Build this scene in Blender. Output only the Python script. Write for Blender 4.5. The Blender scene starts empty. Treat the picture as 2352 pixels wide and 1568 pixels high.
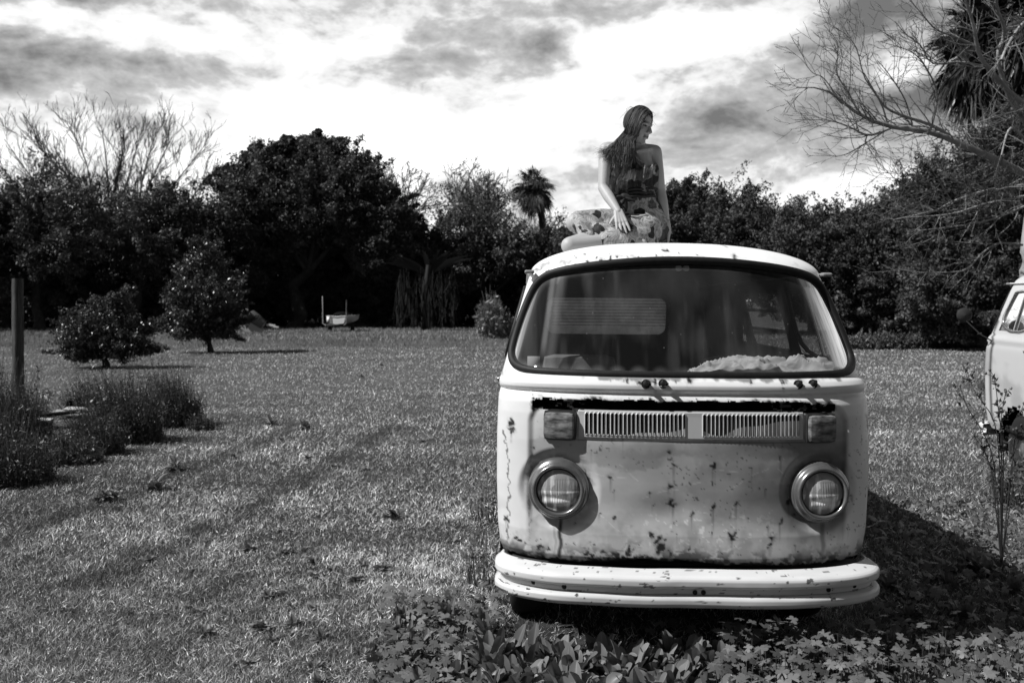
import bpy, math, random
import numpy as np
from mathutils import Vector, Matrix
S = bpy.context.scene
COL = S.collection
# ------------------------------------------------------------------ camera
F, HZ, CX, H = 2287.0, 690.0, 1176.0, 1.63      # focal length and horizon in pixels of a 2352 px wide frame, eye height
cd = bpy.data.cameras.new('camera'); cam = bpy.data.objects.new('camera', cd); COL.objects.link(cam)
cam.location = (0, 0, H); cam.rotation_euler = (math.pi/2, 0, 0)
cd.sensor_width = 36; cd.lens = 36*F/2352; cd.shift_y = -(784-HZ)/2352; cd.clip_end = 3000; cd.clip_start = .05
cd.dof.use_dof = True; cd.dof.focus_distance = 4.75; cd.dof.aperture_fstop = 4.5
S.camera = cam
S.view_settings.view_transform = 'Standard'; S.view_settings.look = 'None'; S.view_settings.exposure = .2; S.view_settings.gamma = 1
S.cycles.max_bounces = 6; S.cycles.transparent_max_bounces = 12; S.cycles.diffuse_bounces = 2; S.cycles.glossy_bounces = 3
S.cycles.sample_clamp_indirect = 4; S.cycles.caustics_reflective = False; S.cycles.caustics_refractive = False
# ------------------------------------------------------------------ sun
SD = Vector((.86, .24, -1)).normalized()       # the way the light travels
ld = bpy.data.lights.new('sun', 'SUN'); ld.energy = 5.0; ld.angle = math.radians(.6); ld.color = (1, 1, 1)
sun = bpy.data.objects.new('sun', ld); COL.objects.link(sun); sun.rotation_euler = SD.to_track_quat('-Z', 'Y').to_euler()
# ------------------------------------------------------------------ world: black and white sky with broken cloud
W = bpy.data.worlds.new('World'); S.world = W; W.use_nodes = True
nt = W.node_tree; N = nt.nodes; L = nt.links; N.clear()
def wn(t, **k):
    n = N.new(t)
    for a, b in k.items(): setattr(n, a, b)
    return n
def inp(n, i, v):
    if hasattr(v, 'links') or isinstance(v, bpy.types.NodeSocket): L.new(v, n.inputs[i])
    else: n.inputs[i].default_value = v
def mth(op, a, b=0.0, c=0.0, clamp=False):
    n = N.new('ShaderNodeMath'); n.operation = op; n.use_clamp = clamp
    inp(n, 0, a); inp(n, 1, b); inp(n, 2, c); return n.outputs[0]
def build_world():
    tc = wn('ShaderNodeTexCoord'); sep = wn('ShaderNodeSeparateXYZ'); L.new(tc.outputs['Generated'], sep.inputs[0])
    x, y, z = sep.outputs
    az = mth('ARCTAN2', x, y); el = mth('ARCSINE', z)
    cb = wn('ShaderNodeCombineXYZ'); inp(cb, 0, mth('MULTIPLY', az, 1.0)); inp(cb, 1, mth('MULTIPLY', el, 2.0)); P0 = cb.outputs[0]
    def noise(P, s, det, rough=.55, dist=0.0, off=0.0):
        n = wn('ShaderNodeTexNoise'); n.noise_dimensions = '4D'
        L.new(P, n.inputs['Vector']); n.inputs['W'].default_value = off
        n.inputs['Scale'].default_value = s; n.inputs['Detail'].default_value = det; n.inputs['Roughness'].default_value = rough; n.inputs['Distortion'].default_value = dist
        return n
    wob = noise(P0, 5.5, 6, .62, 0, 3.1); sw = wn('ShaderNodeSeparateColor'); L.new(wob.outputs['Color'], sw.inputs[0])
    azw = mth('ADD', az, mth('MULTIPLY', mth('SUBTRACT', sw.outputs[0], .5), .17))
    elw = mth('ADD', el, mth('MULTIPLY', mth('SUBTRACT', sw.outputs[1], .5), .09))
    # cloud masses, each by bearing and height: px, py, half width, half height, tilt, strength
    B = [(60, 20, 190, 60, 0, -0.34), (250, 15, 160, 35, 0, -0.15), (150, 105, 140, 32, .1, 0.35), (90, 190, 260, 42, .05, -0.31), (420, 190, 160, 32, 0, -0.11), (10, 270, 120, 40, 0, -0.22),
         (600, 120, 300, 120, 0, 0.14), (850, 320, 380, 110, 0, 0.38), (1110, 80, 200, 60, -.2, -0.19), (1200, 150, 330, 50, -.1, -0.17), (960, 165, 150, 30, 0, -0.15), (1040, 215, 180, 25, -.2, -0.06),
         (1500, 15, 330, 28, 0, -0.19), (870, 90, 150, 30, .4, 0.15), (1480, 120, 170, 55, .1, 0.45), (1290, 270, 120, 60, 0, 0.35), (1690, 70, 220, 50, .4, 0.30), (1330, 340, 140, 28, 0, -0.06),
         (1690, 270, 240, 70, .2, -0.08), (1640, 345, 300, 55, 0, -0.10), (1420, 400, 240, 40, 0, -0.07), (1900, 330, 210, 60, 0, -0.13), (2180, 20, 240, 60, .25, -0.42), (2020, 30, 120, 40, .4, -0.21), (2060, 210, 110, 32, .5, 0.35),
         (2120, 255, 260, 45, .1, -0.42), (1960, 130, 150, 40, .4, -0.17), (1940, 445, 240, 28, 0, 0.20), (2050, 390, 260, 26, .05, -0.15), (1450, 460, 300, 30, 0, 0.05),
         (2330, 330, 140, 90, 0, -0.30), (600, 400, 600, 70, 0, .22), (1300, 420, 180, 30, 0, -.12), (1560, 180, 160, 30, .2, -.10), (1330, 200, 90, 30, .3, .15), (-500, 200, 500, 60, 0, -0.22), (2900, 150, 500, 80, 0, -0.34)]
    tot = None
    for px, py, hw, hh, tilt, s in B:
        dx = mth('SUBTRACT', azw, math.atan((px-CX)/F)); dy = mth('SUBTRACT', elw, math.atan((HZ-py)/F))
        c, sn = math.cos(tilt), math.sin(tilt)
        u = mth('MULTIPLY_ADD', dx, c*F/hw, mth('MULTIPLY', dy, sn*F/hw)); v = mth('MULTIPLY_ADD', dy, c*F/hh, mth('MULTIPLY', dx, -sn*F/hh))
        r2 = mth('MULTIPLY_ADD', u, u, mth('MULTIPLY', v, v)); g = mth('EXPONENT', mth('MULTIPLY', r2, -.8))
        tot = mth('MULTIPLY_ADD', g, s, tot if tot is not None else 0.0)
    n1 = noise(P0, 3.6, 10, .6, .5, 1.0).outputs['Fac']; n2 = noise(P0, 13, 8, .6, .9, 7.0).outputs['Fac']; n3 = noise(P0, 34, 6, .6, .4, 17.0).outputs['Fac']
    v = mth('ADD', .65, tot); bl = mth('ABSOLUTE', mth('SUBTRACT', noise(P0, 8.5, 7, .58, .3, 23.0).outputs['Fac'], .5)); v = mth('MULTIPLY_ADD', mth('SUBTRACT', bl, .09), -1.7, v); v = mth('MULTIPLY_ADD', mth('SUBTRACT', noise(P0, 75, 5, .6, .2, 31.0).outputs['Fac'], .5), .16, v)
    v = mth('MULTIPLY_ADD', mth('SUBTRACT', n1, .5), .55, v); v = mth('MULTIPLY_ADD', mth('SUBTRACT', n2, .5), .62, v); v = mth('MULTIPLY_ADD', mth('SUBTRACT', n3, .5), .36, v)
    ed = wn('ShaderNodeMapRange'); ed.interpolation_type = 'SMOOTHSTEP'; inp(ed, 0, v); inp(ed, 1, .60); inp(ed, 2, .74); inp(ed, 3, -.05); inp(ed, 4, .06); v = mth('ADD', v, ed.outputs[0]); v = mth('MAXIMUM', v, .20); v = mth('MINIMUM', v, 1.25); v = mth('POWER', v, 1.25)
    # the unseen sky overhead and behind the camera is dimmed to cut fill light
    mr = wn('ShaderNodeMapRange'); mr.interpolation_type = 'SMOOTHSTEP'; inp(mr, 0, el); inp(mr, 1, .31); inp(mr, 2, .62); inp(mr, 3, 1.0); inp(mr, 4, .10)
    v = mth('MULTIPLY', v, mr.outputs[0])
    mb = wn('ShaderNodeMapRange'); mb.interpolation_type = 'SMOOTHSTEP'; inp(mb, 0, y); inp(mb, 1, -.7); inp(mb, 2, .35); inp(mb, 3, .17); inp(mb, 4, 1.0)
    v = mth('MULTIPLY', v, mb.outputs[0])
    sky = wn('ShaderNodeTexSky'); sky.sky_type = 'NISHITA'; sky.sun_disc = False
    sky.sun_elevation = math.asin(-SD.z); sky.sun_rotation = math.atan2(-SD.x, -SD.y)
    bw = wn('ShaderNodeRGBToBW'); L.new(sky.outputs[0], bw.inputs[0])
    v = mth('MULTIPLY_ADD', bw.outputs[0], .010, v)
    g = wn('ShaderNodeCombineColor')
    for i in range(3): L.new(v, g.inputs[i])
    bg = wn('ShaderNodeBackground'); L.new(g.outputs[0], bg.inputs[0]); bg.inputs[1].default_value = 1.0
    L.new(bg.outputs[0], wn('ShaderNodeOutputWorld').inputs[0])
build_world()
# ------------------------------------------------------------------ helpers
rng = np.random.default_rng(7); random.seed(7)
def pt(px, py, Y): return np.array([(px-CX)/F*Y, Y, H-(py-HZ)/F*Y])
def ground_y(py): return H*F/(py-HZ)
def hsh(i, j, k, s):
    n = (i*374761393 + j*668265263 + k*2147483647 + s*974634777) & 0xFFFFFFFF
    n = ((n ^ (n >> 13))*1274126177) & 0xFFFFFFFF
    return ((n ^ (n >> 16)) & 0xFFFF)/65535.0
def vn(x, y, s=0, z=None):
    x = np.asarray(x, float); y = np.asarray(y, float); z = np.zeros_like(x) if z is None else np.asarray(z, float)
    xi = np.floor(x).astype(np.int64); yi = np.floor(y).astype(np.int64); zi = np.floor(z).astype(np.int64)
    fx, fy, fz = x-xi, y-yi, z-zi
    fx = fx*fx*(3-2*fx); fy = fy*fy*(3-2*fy); fz = fz*fz*(3-2*fz); r = 0
    for a in (0, 1):
        for b in (0, 1):
            for c in (0, 1):
                w = (fx if a else 1-fx)*(fy if b else 1-fy)*(fz if c else 1-fz); r = r + w*hsh(xi+a, yi+b, zi+c, s)
    return r
def fbm(x, y, s=0, o=4, z=None):
    t, a, n = 0, 1., 0
    for k in range(o):
        t = t + a*vn(np.asarray(x)*2**k, np.asarray(y)*2**k, s+k*17, None if z is None else np.asarray(z)*2**k); n += a; a *= .5
    return t/n
class G:                                        # geometry gatherer: vertices, faces and a tone per vertex
    def __init__(s): s.v = []; s.f = {3: [], 4: []}; s.t = []; s.n = 0
    def add(s, v, f, tone=1.0):
        v = np.asarray(v, float).reshape(-1, 3); f = np.asarray(f, np.int64)
        if len(v) == 0: return
        s.v.append(v); s.f[f.shape[1]].append(f+s.n); s.n += len(v)
        s.t.append(np.broadcast_to(np.asarray(tone, float), (len(v),)))
    def mesh(s, name, smooth=False):
        me = bpy.data.meshes.new(name); v = np.concatenate(s.v); me.vertices.add(len(v)); me.vertices.foreach_set('co', v.ravel())
        loops, starts, c = [], [], 0
        for k in (3, 4):
            if s.f[k]:
                a = np.concatenate(s.f[k]); loops.append(a.ravel()); starts.append(c+np.arange(len(a))*k); c += a.size
        loops = np.concatenate(loops); starts = np.concatenate(starts)
        me.loops.add(len(loops)); me.loops.foreach_set('vertex_index', loops.astype(np.int32))
        me.polygons.add(len(starts)); me.polygons.foreach_set('loop_start', starts.astype(np.int32))
        if smooth: me.polygons.foreach_set('use_smooth', np.ones(len(starts), bool))
        at = me.attributes.new('tone', 'FLOAT', 'POINT'); at.data.foreach_set('value', np.concatenate(s.t).astype(np.float32))
        me.update(calc_edges=True); return me
def tag(o, label=None, cat=None, group=None, kind=None):
    if label: o['label'] = label
    if cat: o['category'] = cat
    if group: o['group'] = group
    if kind: o['kind'] = kind
    return o
def obj(name, g, mat, parent=None, smooth=False):
    me = g if isinstance(g, bpy.types.Mesh) else g.mesh(name, smooth)
    o = bpy.data.objects.new(name, me); COL.objects.link(o); me.materials.append(mat)
    if parent: o.parent = parent
    return o
def empty(name, loc=(0, 0, 0), rz=0.0):
    o = bpy.data.objects.new(name, None); COL.objects.link(o); o.location = loc; o.rotation_euler = (0, 0, rz); o.empty_display_size = .1; return o
def copy_tree(o, parent=None):
    c = o.copy(); COL.objects.link(c); c.parent = parent
    for ch in list(o.children): copy_tree(ch, c)
    return c
def box(g, lo, hi, tone=1.0, bev=0.0):
    lo = np.array(lo, float); hi = np.array(hi, float)
    if bev <= 0:
        v = [[(lo, hi)[i][0], (lo, hi)[j][1], (lo, hi)[k][2]] for i in (0, 1) for j in (0, 1) for k in (0, 1)]
        g.add(v, [[0, 1, 3, 2], [4, 6, 7, 5], [0, 4, 5, 1], [2, 3, 7, 6], [0, 2, 6, 4], [1, 5, 7, 3]], tone); return
    c = (lo+hi)/2; h = (hi-lo)/2; m = 7; q = np.linspace(-1, 1, m)
    for ax in range(3):
        for sg in (-1, 1):
            a, b = np.meshgrid(q, q, indexing='ij'); p = np.zeros((m, m, 3)); p[..., ax] = sg; p[..., (ax+1) % 3] = a; p[..., (ax+2) % 3] = b*sg
            x = p*h; inner = np.clip(x, -(h-bev), h-bev); d = x-inner; ln = np.linalg.norm(d, axis=-1, keepdims=True); x = np.where(ln > 1e-9, inner+d/np.maximum(ln, 1e-9)*bev, x)
            add_grid(g, x+c, tone=tone)
def add_grid(g, P, closed=False, tone=1.0, mask=None, flip=False):     # P: (n,m,3)
    n, m = P.shape[:2]; i, j = np.meshgrid(np.arange(n-1), np.arange(m if closed else m-1), indexing='ij'); j2 = (j+1) % m
    f = np.stack([i*m+j, (i+1)*m+j, (i+1)*m+j2, i*m+j2], -1).reshape(-1, 4)
    if flip: f = f[:, ::-1]
    if mask is not None: f = f[mask.reshape(-1)]
    g.add(P.reshape(-1, 3), f, tone.reshape(-1) if isinstance(tone, np.ndarray) else tone)
def tube(g, P, r, n=6, tone=1.0, closed=False, flat=1.0, up=(0, 0, 1), caps=True):
    P = np.asarray(P, float); m = len(P); r = np.broadcast_to(np.asarray(r, float), (m,))
    T = (np.roll(P, -1, 0)-np.roll(P, 1, 0)) if closed else np.gradient(P, axis=0); T = T/np.maximum(np.linalg.norm(T, axis=1, keepdims=True), 1e-9)
    u = np.array(up, float)+np.array([.013, .017, 0]); A = np.cross(T, u); A = A/np.maximum(np.linalg.norm(A, axis=1, keepdims=True), 1e-6); Bv = np.cross(T, A)
    th = np.arange(n)/n*2*math.pi; R = P[:, None]+r[:, None, None]*(A[:, None]*np.cos(th)[None, :, None]+Bv[:, None]*np.sin(th)[None, :, None]*flat)
    if closed: R = np.concatenate([R, R[:1]])
    tn = tone if not isinstance(tone, np.ndarray) else np.repeat(tone, n)
    add_grid(g, R, closed=True, tone=tn)
    if caps and not closed:
        for k, s in ((0, 1), (m-1, -1)):
            ring = R[k]; c = P[k]; v = np.concatenate([ring, c[None]]); f = [[i, (i+1) % n, n] for i in range(n)]
            g.add(v, f if s > 0 else [x[::-1] for x in f], tone if not isinstance(tone, np.ndarray) else tone[k])
def lathe(g, prof, n=32, c=(0, 0, 0), axis=1, tone=1.0, sx=1.0, sz=1.0):  # prof: (r, along axis); axis y by default
    th = np.arange(n)/n*2*math.pi; prof = np.asarray(prof, float); P = np.zeros((len(prof), n, 3)); a, b = [(1, 2), (0, 2), (0, 1)][axis]
    P[..., axis] = prof[:, 1:2]; P[..., a] = prof[:, :1]*np.cos(th)*sx; P[..., b] = prof[:, :1]*np.sin(th)*sz
    add_grid(g, P+np.array(c), closed=True, tone=tone)
def xf(o, loc=None, rot=None): 
    if loc is not None: o.location = loc
    if rot is not None: o.rotation_euler = rot
# ------------------------------------------------------------------ materials (all neutral: the photograph is black and white)
def mat(name, v=.5, rough=.6, spec=.5, metal=0.0, noise=None, bump=None, tone=True, coat=0.0, trans=0.0, inner=None, co='Object', sheen=0.0):
    m = bpy.data.materials.new(name); m.use_nodes = True; n = m.node_tree.nodes; l = m.node_tree.links; b = n['Principled BSDF']
    def M(op, a, c):
        q = n.new('ShaderNodeMath'); q.operation = op
        for i, s in enumerate((a, c)):
            if isinstance(s, (int, float)): q.inputs[i].default_value = s
            else: l.new(s, q.inputs[i])
        return q.outputs[0]
    val = v
    if tone:
        a = n.new('ShaderNodeAttribute'); a.attribute_name = 'tone'; val = M('MULTIPLY', a.outputs['Fac'], val)
    if noise or bump: tc = n.new('ShaderNodeTexCoord')
    if noise:
        for sc, amp, stretch in noise:
            mp = n.new('ShaderNodeMapping'); l.new(tc.outputs[co], mp.inputs[0]); mp.inputs['Scale'].default_value = stretch
            t = n.new('ShaderNodeTexNoise'); l.new(mp.outputs[0], t.inputs['Vector']); t.inputs['Scale'].default_value = sc; t.inputs['Detail'].default_value = 6
            val = M('MULTIPLY', val, M('ADD', 1-amp/2*1.0, M('MULTIPLY', M('SUBTRACT', t.outputs['Fac'], .5), amp*2.2)))
    if not isinstance(val, (int, float)):
        cc = n.new('ShaderNodeCombineColor')
        for i in range(3): l.new(val, cc.inputs[i])
        colr = cc.outputs[0]; l.new(colr, b.inputs['Base Color'])
    else: b.inputs['Base Color'].default_value = (v, v, v, 1); colr = None
    b.inputs['Roughness'].default_value = rough; b.inputs['Specular IOR Level'].default_value = spec; b.inputs['Metallic'].default_value = metal
    b.inputs['Coat Weight'].default_value = coat; b.inputs['Coat Roughness'].default_value = .12
    if sheen: b.inputs['Sheen Weight'].default_value = sheen
    if bump:
        t = n.new('ShaderNodeTexNoise'); l.new(tc.outputs[co], t.inputs['Vector']); t.inputs['Scale'].default_value = bump[0]; t.inputs['Detail'].default_value = 5
        bp = n.new('ShaderNodeBump'); bp.inputs['Strength'].default_value = bump[1]; bp.inputs['Distance'].default_value = bump[2]; l.new(t.outputs['Fac'], bp.inputs['Height']); l.new(bp.outputs[0], b.inputs['Normal'])
    out = n['Material Output']
    if trans > 0:
        tr = n.new('ShaderNodeBsdfTranslucent'); mx = n.new('ShaderNodeMixShader'); mx.inputs[0].default_value = trans
        if colr: l.new(colr, tr.inputs[0])
        else: tr.inputs[0].default_value = (v, v, v, 1)
        l.new(b.outputs[0], mx.inputs[1]); l.new(tr.outputs[0], mx.inputs[2]); l.new(mx.outputs[0], out.inputs[0])
    if inner is not None:
        ge = n.new('ShaderNodeNewGeometry'); d = n.new('ShaderNodeBsdfDiffuse'); d.inputs[0].default_value = (inner, inner, inner, 1); mx = n.new('ShaderNodeMixShader')
        l.new(ge.outputs['Backfacing'], mx.inputs[0]); l.new(b.outputs[0], mx.inputs[1]); l.new(d.outputs[0], mx.inputs[2]); l.new(mx.outputs[0], out.inputs[0])
    return m
def glass_mat(name, dirt=.12, dark=.7, scale=3.0, dust=.5):
    m = bpy.data.materials.new(name); m.use_nodes = True; n = m.node_tree.nodes; l = m.node_tree.links; n.clear()
    out = n.new('ShaderNodeOutputMaterial'); tr = n.new('ShaderNodeBsdfTransparent'); tr.inputs[0].default_value = (dark, dark, dark, 1)
    gl = n.new('ShaderNodeBsdfGlossy'); gl.inputs['Roughness'].default_value = .03; gl.inputs[0].default_value = (.9, .9, .9, 1)
    fr = n.new('ShaderNodeFresnel'); fr.inputs[0].default_value = 1.3; m1 = n.new('ShaderNodeMixShader'); l.new(fr.outputs[0], m1.inputs[0]); l.new(tr.outputs[0], m1.inputs[1]); l.new(gl.outputs[0], m1.inputs[2])
    df = n.new('ShaderNodeBsdfDiffuse'); df.inputs[0].default_value = (dust, dust, dust, 1)
    tc = n.new('ShaderNodeTexCoord'); mp = n.new('ShaderNodeMapping'); mp.inputs['Scale'].default_value = (1.6, 1, .9); l.new(tc.outputs['Object'], mp.inputs[0])
    t1 = n.new('ShaderNodeTexNoise'); l.new(mp.outputs[0], t1.inputs[0]); t1.inputs['Scale'].default_value = scale; t1.inputs['Detail'].default_value = 7
    t2 = n.new('ShaderNodeTexVoronoi'); l.new(tc.outputs['Object'], t2.inputs[0]); t2.inputs['Scale'].default_value = 38
    r1 = n.new('ShaderNodeMapRange'); l.new(t1.outputs['Fac'], r1.inputs[0]); r1.inputs[1].default_value = .42; r1.inputs[2].default_value = .8; r1.inputs[3].default_value = dirt*.35; r1.inputs[4].default_value = dirt*2.2
    r2 = n.new('ShaderNodeMapRange'); l.new(t2.outputs['Distance'], r2.inputs[0]); r2.inputs[1].default_value = .10; r2.inputs[2].default_value = .05; r2.inputs[3].default_value = 0; r2.inputs[4].default_value = .35
    th = n.new('ShaderNodeSeparateColor'); l.new(t2.outputs['Color'], th.inputs[0]); gt = n.new('ShaderNodeMath'); gt.operation = 'GREATER_THAN'; l.new(th.outputs[0], gt.inputs[0]); gt.inputs[1].default_value = .86
    mu = n.new('ShaderNodeMath'); mu.operation = 'MULTIPLY'; l.new(r2.outputs[0], mu.inputs[0]); l.new(gt.outputs[0], mu.inputs[1])
    ad = n.new('ShaderNodeMath'); ad.operation = 'ADD'; ad.use_clamp = True; l.new(r1.outputs[0], ad.inputs[0]); l.new(mu.outputs[0], ad.inputs[1])
    at = n.new('ShaderNodeAttribute'); at.attribute_name = 'tone'; a2 = n.new('ShaderNodeMath'); a2.operation = 'ADD'; a2.use_clamp = True; l.new(ad.outputs[0], a2.inputs[0]); l.new(at.outputs['Fac'], a2.inputs[1])
    m2 = n.new('ShaderNodeMixShader'); l.new(a2.outputs[0], m2.inputs[0]); l.new(m1.outputs[0], m2.inputs[1]); l.new(df.outputs[0], m2.inputs[2]); l.new(m2.outputs[0], out.inputs[0]); return m
U = (1, 1, 1)
M_leaf = mat('leaf', .060, .55, .28, trans=.18); M_leafdull = mat('leaf_dull', .085, .7, .2, trans=.15); M_leafgloss = mat('leaf_gloss', .045, .34, .5, trans=.12)
M_bark = mat('bark', .055, .85, .2, noise=[(9, .6, (1, 1, .3))], bump=(30, .5, .02)); M_barkpale = mat('pale_bark', .38, .8, .2, noise=[(6, .5, (1, 1, .5))], bump=(40, .5, .01)); M_twig = mat('twig', .10, .85, .1)
M_twigpale = mat('pale_twig', .30, .8, .1); M_palm = mat('palm_leaf', .042, .4, .5, trans=.1)
M_grass = mat('grass_blade', 1.0, .55, .25, trans=.15); M_weed = mat('weed_leaf', 1.0, .45, .4, trans=.2)
M_wood = mat('weathered_wood', .11, .85, .2, noise=[(14, .9, (6, 6, .25)), (3, .5, U)], bump=(60, .6, .004)); M_plank = mat('pale_plank', .42, .8, .2, noise=[(8, .6, (.3, 5, 5))])
M_soil = mat('ground_soil', .055, .95, .1, noise=[(.6, .5, U), (8, .6, U)], bump=(14, .7, .02))
M_paint = mat('faded_paint', 1.0, .45, .4, inner=.045, coat=.2); M_white = mat('white_paint', 1.0, .42, .5, coat=.2)
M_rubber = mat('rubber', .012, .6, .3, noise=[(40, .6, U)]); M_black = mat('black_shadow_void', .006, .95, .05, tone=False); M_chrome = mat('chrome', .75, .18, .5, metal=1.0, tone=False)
M_dullmetal = mat('dull_metal', .38, .38, .5, metal=.85, noise=[(12, .5, U)]); M_reflector = mat('lamp_reflector', .95, .30, .5, metal=1.0, tone=False); M_lens = glass_mat('lamp_lens', .03, .99, 6, .9)
M_bezel = mat('worn_bezel', .24, .25, .5, metal=.55, noise=[(14, .5, U)], coat=.4)
M_lampglass = mat('signal_lens', .34, .25, .5, noise=[(16, 1.0, (1, 1, 3)), (50, .4, U)], bump=(60, .4, .003))
M_glass = glass_mat('dirty_windscreen', .045, .74, 2.2); M_sideglass = glass_mat('side_glass', .05, .6, 3); M_dusty = mat('dusty_rear_glass', .55, .6, .3, trans=.75, noise=[(4, .5, U), (18, .4, U)])
M_dark = mat('dark_interior', .030, .8, .3, noise=[(10, .4, U)]); M_dash = mat('dashboard_vinyl', .075, .6, .4, noise=[(22, .9, U)], bump=(80, .4, .004)); M_seat = mat('seat_vinyl', .22, .6, .3, bump=(140, .5, .003))
M_cloth = mat('pale_cloth', .62, .85, .1, noise=[(7, .35, U)]); M_tyre = mat('tyre', .02, .8, .2)
# ------------------------------------------------------------------ ground
def gz(X, Y):
    X = np.asarray(X, float); Y = np.asarray(Y, float)
    bank = .22*np.clip((Y-35.0-.6*np.sin(X*.3))/1.8, 0, 1)
    b = bank*bank*(3-2*np.clip(bank/.22, 0, 1))/.22/1.0
    u = (fbm(X*.45, Y*.45, 3, 3)-.5)*.05*np.clip((Y-5.5)/3, 0, 1)
    return b*1.0 + u
def build_ground():
    g = G(); xs = np.concatenate([[-900, -300, -120], np.arange(-60, 61, .5), [120, 300, 900]]); ys = np.concatenate([[-200, -40, -6], np.arange(0, 80, .5), [100, 200, 500, 2000]])
    X, Y = np.meshgrid(xs, ys, indexing='ij'); P = np.stack([X, Y, gz(X, Y)-.004], -1); add_grid(g, P, tone=1+1.5*np.clip((Y-8)/12, 0, 1))
    tag(obj('ground', g, M_soil, smooth=True), kind='structure')
build_ground()
# ------------------------------------------------------------------ the bus shell
PL, QL, DF, DR, LEN = 2.6, 2.0, .30, .16, 4.25
ZK = np.array([.44, .47, .50, .60, .80, 1.00, 1.12, 1.17, 1.195, 1.207, 1.215, 1.223, 1.235, 1.255, 1.275, 1.295, 1.33, 1.50, 1.70, 1.755])
FK = np.array([.045, .030, .018, .004, .000, .000, .006, .014, .024, .036, .047, .040, .030, .030, .045, .085, .105, .180, .262, .285])
WK = np.array([.815, .825, .838, .850, .857, .858, .855, .853, .850, .846, .841, .846, .850, .850, .843, .834, .826, .783, .727, .708])
def fz(z): return np.interp(z, ZK, FK)
def wz(z): return np.interp(z, ZK, WK)
def inset(x, z):                                # the shallow recessed field of the nose
    def ss(a): a = np.clip(a, 0, 1); return a*a*(3-2*a)
    dx = .715-np.abs(x); dz = 1.185-z; r = .11
    d = np.where((dx < r) & (dz < r), r-np.hypot(r-dx, r-dz), np.minimum(dx, dz))
    return .016*ss(d/.035+.2)*ss((z-.5)/.25)
def front_y(x, z):
    x = np.asarray(x, float); z = np.asarray(z, float); w = wz(z); a = np.clip(np.abs(x)/w, 0, .99999)
    return fz(z)+DF*(1-np.sqrt(1-a**PL))+inset(x, z)
WS = np.array([(0, 1.296), (.40, 1.297), (.66, 1.301), (.735, 1.308), (.778, 1.325), (.796, 1.36), (.790, 1.41), (.752, 1.54), (.705, 1.66), (.672, 1.715), (.62, 1.752), (.52, 1.775), (.40, 1.793), (.20, 1.812), (0, 1.818)])
WSP = np.concatenate([WS, (WS[::-1]*[-1, 1])[1:-1]])
def smooth_poly(P, k=3):
    for _ in range(k):
        Q = np.roll(P, -1, 0); P = np.stack([P*.75+Q*.25, P*.25+Q*.75], 1).reshape(-1, P.shape[1])
    return P
def in_poly(x, z, P):
    c = np.zeros(x.shape, bool); n = len(P)
    for i in range(n):
        x1, z1 = P[i]; x2, z2 = P[(i+1) % n]
        if z1 == z2: continue
        k = ((z1 > z) != (z2 > z)) & (x < (x2-x1)*(z-z1)/(z2-z1)+x1); c ^= k
    return c
WSS = smooth_poly(WSP, 3)
def rrect(y0, y1, z0, z1, r=.06, n=5):
    P = []
    for cx, cz, a0 in ((y1-r, z0+r, -90), (y1-r, z1-r, 0), (y0+r, z1-r, 90), (y0+r, z0+r, 180)):
        for k in range(n+1): a = math.radians(a0+90*k/n); P.append((cx+r*math.cos(a), cz+r*math.sin(a)))
    return np.array(P)
SIDEW = [np.array([(.50, 1.34), (1.28, 1.34), (1.28, 1.67), (1.22, 1.69), (.70, 1.69), (.66, 1.67)]), rrect(1.46, 2.42, 1.34, 1.69), rrect(2.58, 3.62, 1.34, 1.69)]
REARW = rrect(-.56, .48, 1.33, 1.665, .08)
ARCH = [(.95, .32), (3.35, .32)]
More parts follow.
